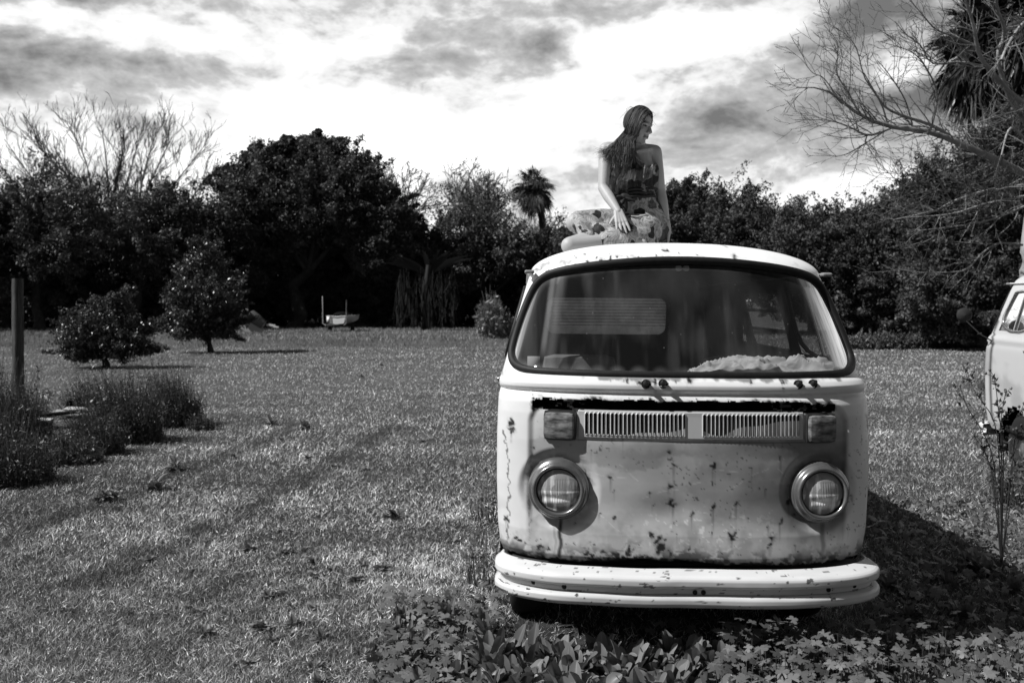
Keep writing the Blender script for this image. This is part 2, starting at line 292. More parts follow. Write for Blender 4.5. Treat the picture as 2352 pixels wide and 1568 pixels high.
# rust and dirt of the nose, in metres on the panel: x, z, radius, drip length
def cp(cx, cy, Y=4.345):                         # reading of the close-up photo of the nose
    dx = (1180+cx/2.352)*.9408; dy = (1080+cy/2.352)*.9408
    return ((dx-CX)/F*Y-.775, H-(dy-HZ)/F*Y)
RUST = []
for cx, cy, r, d in [(1050, 70, 9, 0), (1060, 100, 6, 0), (1085, 130, 12, 120), (1310, 130, 13, 120), (725, 210, 9, 90), (1055, 252, 11, 60), (1090, 237, 5, 0), (1303, 237, 5, 0), (950, 295, 5, 40), (1068, 345, 16, 60),
    (1085, 362, 13, 130), (1313, 362, 12, 180), (1190, 412, 11, 120), (1445, 340, 8, 140), (1615, 260, 5, 70), (1580, 270, 4, 0), (1703, 90, 6, 120), (1760, 345, 9, 80), (1700, 455, 9, 120), (1405, 528, 12, 60), (1420, 532, 15, 140), (1435, 526, 10, 30),
    (1657, 540, 11, 60), (1648, 580, 10, 70), (1640, 610, 8, 40), (745, 440, 5, 30), (845, 480, 4, 30), (660, 420, 4, 50), (1515, 430, 5, 50), (1635, 485, 4, 60), (1790, 420, 6, 30), (1170, 605, 5, 40), (520, 470, 4, 0), (630, 592, 5, 30),
    (1130, 690, 22, 0), (1160, 680, 14, 0), (1000, 545, 17, 0), (985, 570, 14, 0), (1018, 600, 20, 0), (1000, 625, 18, 0), (960, 540, 9, 0), (1040, 560, 9, 0), (1060, 640, 12, 0), (840, 615, 13, 20), (830, 640, 10, 0),
    (690, 640, 14, 0), (590, 650, 20, 0), (755, 662, 20, 0), (625, 665, 14, 0), (800, 670, 14, 0), (900, 690, 24, 0), (960, 690, 22, 0), (1030, 690, 22, 0), (1210, 690, 20, 0), (240, 620, 10, 0), (200, 610, 9, 0), (175, 600, 12, 0), (320, 635, 18, 0), (365, 640, 8, 0), (120, 500, 8, 60),
    (2000, 540, 4, 0), (1795, 580, 5, 40), (1815, 620, 5, 30), (1370, 630, 5, 0), (1305, 520, 5, 30), (285, 65, 7, 0), (500, 40, 4, 0), (590, 40, 4, 0), (2160, 330, 6, 30), (2065, 190, 14, 0), (2050, 165, 9, 0), (1800, 290, 6, 0), (575, 190, 12, 30), (590, 220, 8, 20)]:
    x, z = cp(cx, cy); RUST.append((x, z, r/2.352*.9408/528, d/2.352*.9408/528))
def up(cx, cy, Y): dx = (1180+cx/2.352)*.9408; dy = (560+cy/2.352)*.9408; return ((dx-CX)/F*Y-.775, H-(dy-HZ)/F*Y)
for cx, cy, r, d, Y in [(1022, 118, 11, 30, 4.75), (1097, 125, 5, 20, 4.75), (1425, 155, 13, 10, 4.68), (1335, 92, 8, 0, 5.0), (740, 160, 7, 0, 4.72), (700, 170, 8, 0, 4.7), (640, 185, 6, 0, 4.7), (570, 200, 7, 0, 4.7), (505, 205, 6, 0, 4.7), (440, 225, 8, 0, 4.7), (400, 240, 8, 0, 4.72), (350, 250, 9, 0, 4.75),
    (560, 150, 4, 0, 4.8), (610, 165, 4, 0, 4.8), (500, 170, 4, 0, 4.8), (690, 145, 3, 0, 4.8), (790, 165, 4, 0, 4.75), (860, 158, 4, 0, 4.75), (950, 150, 4, 0, 4.75), (1200, 155, 5, 0, 4.7), (1300, 158, 6, 0, 4.7),
    (1145, 865, 14, 20, 4.45), (1000, 862, 12, 10, 4.45), (955, 875, 14, 0, 4.43), (925, 862, 10, 0, 4.45), (1500, 858, 8, 0, 4.45), (1080, 860, 9, 0, 4.45), (965, 905, 4, 30, 4.42), (800, 870, 9, 0, 4.42), (1690, 870, 8, 0, 4.42),
    (150, 1110, 9, 0, 4.46), (148, 1130, 12, 0, 4.46), (150, 1165, 11, 0, 4.46), (147, 1185, 9, 60, 4.46), (2170, 1060, 12, 0, 4.6), (2172, 1085, 16, 0, 4.6), (2170, 1110, 12, 0, 4.6), (1700, 905, 4, 20, 4.4), (870, 880, 12, 20, 4.42)]:
    x, z = up(cx, cy, Y); RUST.append((x, z, r/2.352*.9408/F*Y, d/2.352*.9408/F*Y))
def sstep(a, b, v): t = np.clip((v-a)/(b-a), 0, 1); return t*t*(3-2*t)
def rust_hole(x, z):
    top = 1.190-.012*sstep(.35, .66, x)+.016*(fbm(x*22, x*0+2, 41, 4)-.5)+.008*(fbm(x*90, z*90, 42, 2)-.5); bot = 1.140+.014*(fbm(x*34, x*0+5, 43, 3)-.5)*sstep(.5, .6, np.abs(x))
    h = sstep(top+.001, top-.001, z)*sstep(bot-.001, bot+.001, z)*sstep(-.705, -.69, x)*sstep(.655, .64, x); k = sstep(.60, .64, fbm(x*38, z*70, 45, 3))*sstep(.36, .44, np.abs(x+.05)); return h*(1-k)
def nose_tone(x, z):
    x0, z0 = x.copy(), z.copy()
    nx = (fbm(x*50, z*50, 1, 4)-.5)*.038; nz = (fbm(x*50+9, z*50, 2, 4)-.5)*.038; x = x+nx; z = z+nz
    blot = fbm(x*2.6+.7, z*3.8, 5, 5); fine = fbm(x*11, z*9, 8, 4)
    base = .66+.09*(fine-.5)
    inner = sstep(0, .012, inset(x0, z0))
    m = sstep(.46, .53, fbm(x*1.9+3.1, z*4.6+1.3, 12, 4)); diag = sstep(.06, -.02, (x+.02)*.9+(.72-z)*.9-.10+.07*(blot-.5))  # diag: slanting edge between lit and shaded nose, put into the colour
    st = fbm(x*3.2+.4*fbm(x*2, z*2, 9, 2), z*13, 33, 4); m2 = sstep(.50, .54, fbm(x*1.3+8, z*2.2+4, 17, 4)); t = .31+.14*m-.07*m2+.07*diag+.14*(blot-.5)+.10*(fine-.5)+.22*(st-.5)
    t = t*(1-.22*sstep(.0, .6, x)); t = np.where((z < 1.014), t, t*1.18)  # right half darkened, the shade of the curved nose painted in
    horiz = .05*(fbm(x*1.2, z*26, 31, 3)-.5); t = t+horiz
    base = base*(1-inner*sstep(1.2, 1.0, z))+t*inner*sstep(1.2, 1.0, z)
    # pale flakes low on the panel
    fl = sstep(.70, .76, fbm(x*55, z*55, 61, 2))*sstep(.16, .05, np.abs(z-.60))*sstep(.42, .1, np.abs(x-.05)); base = base+.22*fl
    edge = np.zeros_like(x)
    for rx, rz, r, d in RUST:
        q = np.hypot(x-rx, (z-rz)*.85); edge = np.maximum(edge, sstep(r*1.5+.0015, r*.6, q)); edge = np.maximum(edge, .30*sstep(r*3.4, r*.8, q)*sstep(.35, .65, fbm(x*70, z*70, 3, 2)))
        if d > 0:
            k = (z < rz) & (z > rz-d); edge = np.maximum(edge, np.where(k, .62*(1-(rz-z)/d)**.7*sstep(.0055+r*.4, 0, np.abs(x0-rx+.002)), 0))
    # fine scattered pits, chips and scratches
    pit = sstep(.765, .80, fbm(x0*95+3, z0*95, 101, 2)); msk = sstep(.42, .62, fbm(x0*5, z0*6, 103, 3)); edge = np.maximum(edge, .7*pit*sstep(.50, .66, fbm(x0*5, z0*6, 103, 3))*(z0 < 1.2)); edge = np.maximum(edge, .30*sstep(.55, .75, fbm(x0*13, z0*10, 105, 4))*(z0 < .75)*sstep(.80, .55, z0))
    rs = np.random.default_rng(8)
    for _ in range(48):
        rx, rz, rr_, dd_ = rs.uniform(-.70, .72), .5+.62*rs.uniform(0, 1)**1.4, rs.uniform(.0012, .0042), rs.uniform(.01, .12); k = (np.abs(x0-rx) < .02)&(np.abs(z0-rz+.05) < .12); q = np.hypot(x-rx, z-rz); edge = np.maximum(edge, np.where(k, np.maximum(.9*sstep(rr_*1.5, rr_*.6, q), np.where((z0 < rz) & (z0 > rz-dd_), .34*(1-(rz-z0)/dd_)*sstep(rr_*1.3+.0015, 0, np.abs(x0-rx)), 0)), 0))
    for _ in range(14):
        rx, rz, an, ln_ = rs.uniform(-.6, .6), rs.uniform(.55, 1.0), rs.uniform(-.7, .9), rs.uniform(.03, .14); a_, b_ = (x0-rx)*math.cos(an)+(z0-rz)*math.sin(an), -(x0-rx)*math.sin(an)+(z0-rz)*math.cos(an); base = base+.13*sstep(.0035, .001, np.abs(b_+.004*np.sin(a_*40)))*(np.abs(a_) < ln_)*sstep(.4, .6, fbm(x0*60, z0*60, 107, 2))
    edge = np.maximum(edge, .55*sstep(.0035, .0012, np.abs(z0-1.011))*(np.abs(x0) < .50))
    # long streaks below the lamps
    for sx, wid, st, zt, zb in [(-.568, .014, .95, .66, .50), (-.590, .010, .35, .66, .50), (.592, .020, .60, .65, .50)]:
        edge = np.maximum(edge, st*sstep(wid, wid*.2, np.abs(x0-sx-.004*np.sin(z*60)))*sstep(zt+.02, zt, z)*sstep(zb-.05, zb, z))
    # rotten lower edge and the long rust hole over the grille
    rot = .487+.030*(fbm(x*9, x*0, 21, 4)-.5)+.03*np.exp(-((x+.16)/.2)**2)+.012*np.exp(-((x+.42)/.15)**2)+.012*(fbm(x*30, z*30, 23, 3)-.5)
    edge = np.maximum(edge, sstep(rot, rot-.012, z)); edge = np.maximum(edge, .85*sstep(rot+.085, rot+.005, z)*sstep(.40, .54, fbm(x*20, z*26, 25, 4))); edge = np.maximum(edge, .30*sstep(rot+.16, rot, z)*sstep(.40, .70, fbm(x*34, z*7, 27, 4)))
    top = 1.189-.012*sstep(.35, .66, x)+.014*(fbm(x*22, x*0+2, 41, 4)-.5); bot = 1.138+.012*(fbm(x*34, x*0+5, 43, 3)-.5)*sstep(.5, .6, np.abs(x))
    hole = sstep(top+.004, top-.002, z)*sstep(bot-.004, bot, z)*sstep(-.705, -.69, x)*sstep(.655, .64, x); keep = sstep(.60, .66, fbm(x*30, z*60, 45, 3))*sstep(.40, .60, np.abs(x+.05))*.6
    edge = np.maximum(edge, hole*(1-keep)); edge = np.maximum(edge, .5*sstep(top+.016, top, z)*(z > 1.15)*(np.abs(x+.02) < .68)*sstep(.4, .65, fbm(x*40, z*40, 47, 2)))
    # grime around the lamp bezels, under the windscreen rubber and down the left door line
    for lx in (-.577, .577):
        q = np.hypot(x-lx, z-.79); edge = np.maximum(edge, .6*sstep(.165, .13, q)*sstep(.40, .62, fbm(x*24, z*24, 51, 3))*sstep(-.02, .06, z-.79+.03)); edge = np.maximum(edge, .35*sstep(.155, .135, q))
    cr = -.822+.012*np.sin(z*9)+.035*sstep(1.0, .5, z)
    edge = np.maximum(edge, .8*sstep(.0045, .002, np.abs(x-cr))*(z < 1.02)*(z > .5)); edge = np.maximum(edge, .5*sstep(.004, .001, np.abs(x+.70+.004*np.sin(z*20)))*(z < .97)*(z > .55))
    ws = 1.275+.014*(fbm(x*14, x*0+1, 53, 4)-.3)
    edge = np.maximum(edge, .7*sstep(ws-.006, ws+.006, z)*(z < 1.30)*sstep(.44, .6, fbm(x*9, x*0+7, 55, 3)))
    crease = sstep(.010, .002, np.abs(z-1.213)); edge = np.maximum(edge, .12*crease*(1))
    roofe = sstep(.030, .0, np.abs(z-(1.83-.10*np.abs(x)**2.2)))*(z > 1.70); edge = np.maximum(edge, .55*roofe*sstep(.52, .66, fbm(x*20, z*50, 57, 3))*sstep(.1, -.3, x)+.25*roofe*sstep(.6, .7, fbm(x*20, z*50, 58, 3)))
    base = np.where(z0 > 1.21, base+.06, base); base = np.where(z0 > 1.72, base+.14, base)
    return np.clip(base*(1-edge)+.014*edge, .006, .86)
def make_bus(hi=True, paint=M_paint, bright=False):
    root = empty('camper_bus')
    dz = .0055 if hi else .02
    zs = np.arange(.44, 1.755, dz); zs = np.append(zs, 1.755)
    # front cap samples evenly along the curve
    th = np.linspace(-math.pi/2, math.pi/2, 4000); xs = np.sign(np.sin(th))*np.abs(np.sin(th))**(2/PL); yy = 1-np.abs(np.cos(th))
    s = np.concatenate([[0], np.cumsum(np.hypot(np.diff(xs*.85), np.diff(yy*DF)))]); n1 = 330 if hi else 90
    thf = np.interp(np.linspace(0, s[-1], n1), s, th)
    ux, uy = np.sign(np.sin(thf))*np.abs(np.sin(thf))**(2/PL), 1-np.abs(np.cos(thf))
    ns = 140 if hi else 70; sy = np.linspace(0, 1, ns+1)[1:]
    thr = np.linspace(-math.pi/2, math.pi/2, 60); rx_, ry_ = np.sign(np.sin(thr))*np.abs(np.sin(thr))**(2/2.6), 1-np.abs(np.cos(thr))
    def ring(w, f, r, z, D=DF, Dr=DR):
        x = np.concatenate([ux*w, np.full(ns, w), (rx_*w)[::-1][1:], np.full(ns-1, -w)])
        y0, y1 = f+D, r-Dr
        y = np.concatenate([f+uy*D, y0+sy*(y1-y0), (r-ry_*Dr)[::-1][1:], y1+(sy[:-1])*(y0-y1)])
        return np.stack([x, y, np.full_like(x, z)], -1)
    R = [ring(wz(z), fz(z), LEN-max(0, z-1.2)*.22, z) for z in zs]
    nz_body = len(R); hb = .175; w0, f0, r0 = wz(1.755), fz(1.755), LEN-.122
    nph = 60 if hi else 16
    for ph in np.linspace(0, math.pi/2, nph+1)[1:]:
        c = math.cos(ph); ins = 1-c; z = 1.755+hb*math.sin(ph)
        fr = f0+.10*math.sin(ph)*.6+.60*ins**1.15; w = max(w0*c, .0005)
        R.append(ring(w, fr, r0-.6*ins, z, D=DF*(1-.2*ins)*c+.02*ins, Dr=DR*c+.01))
    P = np.stack(R); X, Y, Z = P[..., 0], P[..., 1], P[..., 2]
    P[..., 1] += np.where((Y < .5) & (Z < 1.3), inset(X, Z), 0)
    P[..., 1] += np.where((Y < .6) & (Z < 1.1), .022*(1-sstep(.140, .188, np.hypot(np.abs(X)-.577, Z-.79))), 0)      # the dished surround of each headlight
    # gentle dents
    if hi: P[..., 1] += np.where(Y < .5, ((fbm(X*2.2, Z*2.6, 71, 3)-.5)*.016+.010*np.exp(-((X+.10)/.12)**2-((Z-.70)/.06)**2))*sstep(.75, .5, np.abs(X))*(Z < 1.18), 0)
    C = (P[:-1]+P[1:])/2; C = (C+np.roll(C, -1, 1))/2; cx, cy, cz = C[..., 0], C[..., 1], C[..., 2]
    keep = np.ones(cx.shape, bool)
    if hi: k = (cy < .6) & (cz > 1.12) & (cz < 1.22); hk = np.zeros(cx.shape, bool); hk[k] = rust_hole(cx[k], cz[k]) > .5; keep &= ~hk; rotl = .474+.024*(fbm(cx*9, cx*0, 21, 4)-.5)+.026*np.exp(-((cx+.16)/.2)**2)+.012*(fbm(cx*36, cz*36, 23, 3)-.5); keep &= ~((cy < .42) & (cz < rotl) & (cz > .458) & (np.abs(cx) < .80))
    front = (cy < .62) & (np.abs(cx) < wz(cz)+.01)
    gw = front & (cz < 1.82) & (cy < fz(np.minimum(cz, 1.755))+DF*.98+.05) & in_poly(cx, cz, WSS)
    keep &= ~gw
    side = np.abs(cx) > np.where(cz < 1.755, wz(cz)-.004, 9); wins = []
    for p in SIDEW:
        k = side & (cy > .42) & in_poly(cy, cz, p); wins.append(k); keep &= ~k
    kr = (cy > LEN-.45) & in_poly(cx, cz, REARW); keep &= ~kr
    for ay, az in ARCH: keep &= ~((np.abs(cx) > .70) & (np.hypot(cy-ay, cz-az) < .375))
    tone = np.full(X.shape, .66)
    if hi:
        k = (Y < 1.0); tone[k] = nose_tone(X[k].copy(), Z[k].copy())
        k = ~k; e = sstep(.62, .74, fbm(Y[k]*3, Z[k]*5, 81, 4))*.5; tone[k] = .60*(1-e*sstep(1.1, .5, Z[k]))
        # door shut lines
    else:
        e = sstep(.55, .75, fbm(Y*3, Z*4, 83, 4)); tone = .50-.14*e*(Z < 1.2)
    for dy in (.42, 1.36, 2.48):
        tone = np.where((np.abs(Y-dy) < (.006 if hi else .03)) & (Z < 1.72) & (Z > .5) & (np.abs(X) > .60) , .05, tone)
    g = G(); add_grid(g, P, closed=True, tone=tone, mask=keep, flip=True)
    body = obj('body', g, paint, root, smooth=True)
    def pane(mask, off, name, m, t=0.0):
        Q = P.copy(); Q[..., 0] *= (1-off/.8 if name != 'windscreen' else 1); Q[..., 1] += (.008 if name == 'windscreen' else (-.006 if name == 'rear_window' else 0))
        if mask.any():
            gg = G(); add_grid(gg, Q, closed=True, tone=t, mask=mask); return obj(name, gg, m, root, smooth=True)
    # the windscreen carries wiped arcs and grime at its rim
    rim = np.zeros(X.shape)
    if hi:
        d = np.full(X.shape, 9.); kk = (Y < .7) & (Z > 1.25)
        dd = np.min(np.hypot(X[kk][:, None]-WSS[None, ::2, 0], Z[kk][:, None]-WSS[None, ::2, 1]), axis=1); d[kk] = dd
        rim = .13*sstep(.05, .01, d)*np.where(X > 0, .5, 1)*(.4+fbm(X*9, Z*9, 91, 3))+.05*sstep(.52, .8, fbm(X*16, Z*2.2, 93, 4))+.35*sstep(.018, .004, np.abs(X+.655-.14*(Z-1.35)))*sstep(1.33, 1.45, Z)*.5
        rim += .10*sstep(.04, .0, np.abs(X+.62-.14*(Z-1.35)))
    pane(gw, 0, 'windscreen', M_glass if hi else M_sideglass, rim)
    for k in wins:
        for sg in (-1, 1): pane(k & (np.sign(cx) == sg), .006, 'side_window', M_sideglass)
    pane(kr, 0, 'rear_window', M_dusty if hi else M_sideglass, 1.0 if hi else 0.0)
    # rubber seals
    def on_front(poly, off): return np.stack([poly[:, 0], front_y(poly[:, 0], np.minimum(poly[:, 1], 1.755))+np.maximum(poly[:, 1]-1.755, 0)*.45-off, poly[:, 1]], -1)
    g = G(); tube(g, on_front(smooth_poly(WSP, 3), .004), .019 if hi else .016, 10, closed=True, flat=.75, up=(0, 1, 0)); obj('windscreen_seal', g, M_rubber, root, smooth=True)
    for p in SIDEW:
        for sg in (-1, 1):
            q = smooth_poly(p, 2); g = G(); tube(g, np.stack([sg*(wz(q[:, 1])+.001), q[:, 0], q[:, 1]], -1), .013, 6, closed=True, up=(1, 0, 0)); obj('window_seal', g, M_rubber if hi else M_chrome, root, smooth=True)
    # vent window dividers and a louvred middle window
    for sg in (-1, 1):
        g = G(); z = np.linspace(1.34, 1.69, 6); tube(g, np.stack([sg*(wz(z)+.002), .86+.10*(z-1.34), z], -1), .010, 6); obj('vent_divider', g, M_chrome, root)
        g = G()
        for zz in (1.455, 1.575): tube(g, [(sg*(wz(zz)-.004), 1.47, zz), (sg*(wz(zz)-.004), 2.41, zz)], .012, 6)
        if hi: obj('louvre_bar', g, M_rubber, root)
        g = G(); zg = np.full(60, 1.762); yg = np.linspace(.50, LEN-.35, 60); tube(g, np.stack([np.full(60, sg*.715), yg, zg], -1), .011, 6, flat=.7); obj('drip_rail', g, M_white, root, smooth=True).data.attributes['tone'].data.foreach_set('value', np.full(len(g.mesh('x').vertices), .6, np.float32))
        g = G(); box(g, (min(sg*.69, sg*.737), .44, 1.752), (max(sg*.69, sg*.737), .50, 1.770), .25, bev=.008); obj('rail_end', g, M_white, root, smooth=True)
        g = G(); box(g, (min(sg*.853, sg*.885), 1.20, 1.17), (max(sg*.853, sg*.885), 1.32, 1.195), 1, bev=.008); obj('door_handle', g, M_chrome, root, smooth=True)
    # heater lines and the shut frame of the tailgate window
    if hi:
        g = G()
        for zz in np.linspace(1.42, 1.63, 9): tube(g, [(-.50, LEN-.05-max(0, zz-1.2)*.22-.02, zz), (.50, LEN-.05-max(0, zz-1.2)*.22-.02, zz)], .0022, 4, tone=1)
        obj('heater_line', g, M_rubber, root)
    q = smooth_poly(REARW, 2); g = G(); a = np.abs(q[:, 0])/.78; tube(g, np.stack([q[:, 0], LEN-(q[:, 1]-1.2)*.22-DR*(1-np.sqrt(1-a**2.6))-.002, q[:, 1]], -1), .014, 6, closed=True, up=(0, 1, 0)); obj('window_seal', g, M_rubber, root, smooth=True)
    # inside: floor, partition, cab, dash, seats
    g = G(); box(g, (-.80, .30, .44), (.80, LEN-.2, .50), 1); box(g, (-.78, .12, .44), (.78, .34, .46), 1); obj('floor_pan', g, M_dark, root)
    g = G(); xx = np.linspace(-.76, .76, 60); yv = np.linspace(0, 1, 10); XX, VV = np.meshgrid(xx, yv, indexing='ij'); yf = front_y(XX, XX*0+1.30)+.03
    YY = yf+VV*(.62-yf); ZZ = 1.268+.012*np.sin(VV*3)-.03*VV**3+.006*fbm(XX*9, YY*9, 97, 3); add_grid(g, np.stack([XX, YY, ZZ], -1), tone=.6+.9*fbm(XX*20, YY*20, 98, 3))
    P2 = np.stack([np.stack([xx, xx*0+.62, xx*0+1.24], -1), np.stack([xx, xx*0+.66, xx*0+1.18], -1), np.stack([xx, xx*0+.62, xx*0+.9], -1)]); add_grid(g, P2); obj('dashboard', g, M_dash, root, smooth=True)
    if hi:
        for sx in (-.30, .05):
            g = G(); tube(g, np.array([(sx+.10*math.cos(a), .40+.022*math.sin(a), 1.288) for a in np.linspace(0, 2*math.pi, 24)[:-1]]), .006, 5, closed=True); obj('dash_vent', g, M_rubber, root)
    for sx in ((-.44, .42)):
        g = G(); box(g, (sx-.20, .95, .80), (sx+.20, 1.08, 1.335 if hi else 1.3), 1, bev=.045); box(g, (sx-.22, .60, .72), (sx+.22, 1.04, .84), 1, bev=.04); obj('seat', g, M_seat, root, smooth=True)
    g = G(); tube(g, np.array([(-.42+.20*math.cos(a), .66+.07*math.sin(a), 1.06+.17*math.sin(a)) for a in np.linspace(0, 2*math.pi, 30)[:-1]]), .012, 6, closed=True); tube(g, [(-.42, .66, 1.06), (-.42, .5, .9)], .02, 6); obj('steering_wheel', g, M_rubber, root)
    if hi:
        for sx in (.62,):
            g = G(); box(g, (sx-.13, 2.45, .5), (sx+.13, 2.50, 1.74), 1); obj('cabin_partition', g, M_dark, root)
        g = G(); box(g, (-.78, 3.1, .5), (.78, 4.0, 1.02), 1, bev=.05); obj('rear_bench', g, M_dark, root, smooth=True)
        g = G(); box(g, (-.74, 1.3, .5), (-.5, 2.3, 1.12), 1, bev=.02); obj('cabinet', g, M_dark, root)
        g = G(); box(g, (-.032, .318, 1.768), (-.004, .330, 1.793), 1, bev=.008); box(g, (.004, .318, 1.768), (.032, .330, 1.793), 1, bev=.008); box(g, (-.006, .330, 1.776), (.006, .345, 1.785), 1); obj('mirror_mount', g, M_cloth, root, smooth=True)
        g = G(); box(g, (-.72, .36, 1.285), (-.66, .38, 1.36), .8); o = obj('sticker', g, M_cloth, root)
    # closed box behind the nose so the rust holes are dark, and inner wheel boxes
    for ay, az in ARCH:
        for sg in (-1, 1):
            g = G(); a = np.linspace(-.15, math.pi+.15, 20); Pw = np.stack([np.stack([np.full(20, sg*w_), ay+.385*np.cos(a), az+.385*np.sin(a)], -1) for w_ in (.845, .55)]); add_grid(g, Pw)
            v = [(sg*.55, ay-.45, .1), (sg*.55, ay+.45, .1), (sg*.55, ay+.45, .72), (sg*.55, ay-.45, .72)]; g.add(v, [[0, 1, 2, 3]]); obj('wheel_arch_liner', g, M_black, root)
            w = empty('wheel', (sg*.70, ay, .31)); w.parent = root
            g = G(); lathe(g, [(.20, -.085), (.27, -.10), (.315, -.085), (.33, -.04), (.33, .04), (.315, .085), (.27, .10), (.20, .085)], 40, axis=0); obj('tyre', g, M_tyre, w, smooth=True)
            g = G(); lathe(g, [(.0, .07*sg), (.09, .085*sg), (.12, .06*sg), (.17, .05*sg), (.195, .075*sg), (.205, .08*sg)], 40, axis=0); obj('rim', g, M_dark, w, smooth=True)
            g = G(); lathe(g, [(.0, .105*sg), (.05, .10*sg), (.085, .08*sg)], 24, axis=0); obj('hub_cap', g, M_dullmetal, w, smooth=True)
    # bumper: two rolled ridges with a flat between
    prof = [(.105, .006, 0), (.095, .010, 0), (.02, .000, 0), (.010, -.003, 0), (.003, -.008, 0), (.0, -.014, 0), (.0, -.032, 0), (.002, -.037, 0), (.009, -.040, 0), (.022, -.042, 0), (.025, -.046, 0), (.026, -.076, 0), (.024, -.080, 0), (.012, -.082, 0), (.003, -.086, 0), (-.001, -.092, 0), (-.001, -.108, 0), (.004, -.116, 0), (.014, -.122, 0), (.035, -.124, 0)]
    zt = .462; nb = 700 if hi else 80; tb = np.linspace(-1, 1, nb); sgn = np.sign(tb); ang = tb*math.pi/2
    bx = sgn*np.abs(np.sin(ang))**(2/3.1); by = 1-np.abs(np.cos(ang))**(2/2.2); rows = []
    for ins_, dzv, _ in prof:
        ie = ins_ if ins_ < .03 else .03+(ins_-.03)*(1-.80*np.abs(tb)**5); w = .852-(ie*.9 if ins_ < .03 else .027+(ie-.03)*.35); x = bx*w; y = -.150+ie+by*.31; w = float(np.max(np.abs(x))); x = np.concatenate([[-w], x, [w]]); y = np.concatenate([[y[0]+.05], y, [y[-1]+.05]]); rows.append(np.stack([x, y, np.full_like(x, zt+dzv)], -1))
    PB = np.stack(rows)
    if hi:      # more rows, so chips keep their shape
        k_ = np.linspace(0, len(prof)-1, 110); i_ = np.minimum(k_.astype(int), len(prof)-2); f_ = (k_-i_)[:, None, None]; PB = PB[i_]*(1-f_)+PB[i_+1]*f_; prof = [(prof[i][0]*(1-f)+prof[i+1][0]*f, prof[i][1]*(1-f)+prof[i+1][1]*f) for i, f in zip(i_, k_-i_)]
    if hi: PB[..., 2] += .004*(fbm(PB[..., 0]*5, PB[..., 0]*0, 15, 2)-.5); PB[..., 1] += .008*(fbm(PB[..., 0]*4, PB[..., 2]*9, 16, 3)-.5)
    tb_ = np.full(PB.shape[:2], .66)
    if hi:
        ar = np.array([0]+list(np.cumsum([math.hypot(prof[i+1][0]-prof[i][0], prof[i+1][1]-prof[i][1]) for i in range(len(prof)-1)]))); xx = PB[..., 0]; zz = np.repeat(ar[:, None], PB.shape[1], 1); e = sstep(.735, .755, fbm(xx*34, zz*75, 19, 4)); e2 = sstep(.60, .66, fbm(xx*14, zz*300, 29, 4))*(np.abs(zz-.152) < .006); tb_ = (.60+.10*(fbm(xx*9, zz*30, 39, 3)-.5))*(1-np.maximum(.85*e, .7*e2))+.02
        tb_ -= .05*(PB[..., 2] < .42)  # groove and lower ridge greyer, their weaker light painted into the tone
    g = G(); add_grid(g, PB, tone=tb_, flip=True); bump = obj('bumper', g, M_white, root, smooth=True)
    md = bump.modifiers.new('thickness', 'SOLIDIFY'); md.thickness = .006
    if hi:
        for hx, hz_ in ((-.685, .408), (-.555, .404), (-.005, .40), (.03, .40), (.57, .405), (.695, .41)):
            row = int(np.argmin(np.abs(PB[:, 350, 2]-.406))); i = np.argmin(np.abs(PB[row, :, 0]-hx)); y = PB[row, i, 1]-.009; g = G(); lathe(g, [(0, .001), (.006, -.001), (.010, -.001), (.0115, .010)], 14, c=(hx, y, hz_)); obj('bolt_hole', g, M_rubber, bump)
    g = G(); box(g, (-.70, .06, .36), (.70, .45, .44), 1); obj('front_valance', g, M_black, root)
    # grille panel with slots
    ZG0, ZG1, XG0, XG1 = 1.020, 1.146, -.497, .497
    g = G(); nx_, nzg = (560, 44) if hi else (100, 10); xs_ = np.linspace(XG0, XG1, nx_); zs_ = np.linspace(ZG0, ZG1, nzg); XX, ZZ = np.meshgrid(xs_, zs_, indexing='ij')
    Yg = front_y(XX, np.clip(ZZ, 1.0, 1.12)+0*ZZ)-.006; ed = np.minimum(np.minimum(XX-XG0, XG1-XX), np.minimum(ZZ-ZG0, ZG1-ZZ)); Yg += .012*(ed < .003); tn = .52+.05*(fbm(XX*6, ZZ*20, 61, 3)-.5); tn = np.where(ed < .004, .35, tn)
    slot = np.zeros(XX.shape, bool); lip = np.zeros(XX.shape)
    if hi:
        for a, b_ in ((-.468, -.026), (.044, .478)):
            p = (b_-a)/24
            for k in range(24):
                c = a+(k+.5)*p; q = np.maximum(np.abs(XX-c)-.0, 0); zc = np.abs(ZZ-1.085); end = .046
                dd = np.where(zc > end-.004, np.hypot(q, zc-(end-.004)), q); slot |= dd < .0052; lip = np.maximum(lip, sstep(.0095, .0062, dd)*(dd >= .0045))
        Yg -= .004*lip; tn = tn+.10*lip
    cs = slot[:-1, :-1]; g2 = add_grid(g, np.stack([XX, Yg, ZZ], -1), tone=tn, mask=~cs)
    gr = obj('grille', g, M_white, root, smooth=True); ge = G(); XX, ZZ = np.meshgrid(np.linspace(XG0+.01, XG1-.01, 60), np.linspace(ZG0+.01, ZG1-.01, 4), indexing='ij'); add_grid(ge, np.stack([XX, front_y(XX, ZZ*0+1.06)+.004-.006, ZZ], -1), tone=.8)
    obj('grille_backing', ge, M_dark, gr, smooth=True)
    # signal lamps
    for sg in (-1, 1):
        x0, x1 = (.505, .640); z0, z1 = 1.022, 1.146; xc = sg*.5725; yc = float(front_y(np.array(.5725), np.array(1.08)))
        h_ = empty('signal_lamp', (xc, yc, 1.073), sg*.27); h_.parent = root
        g = G(); box(g, (-.074, -.020, -.066), (.074, .05, .066), .35, bev=.014); obj('lamp_housing', g, M_dullmetal, h_, smooth=True)
        g = G(); box(g, (-.066, -.040, -.058), (.066, .0, .058), 1.2, bev=.016); obj('lamp_glass', g, M_lampglass, h_, smooth=True)
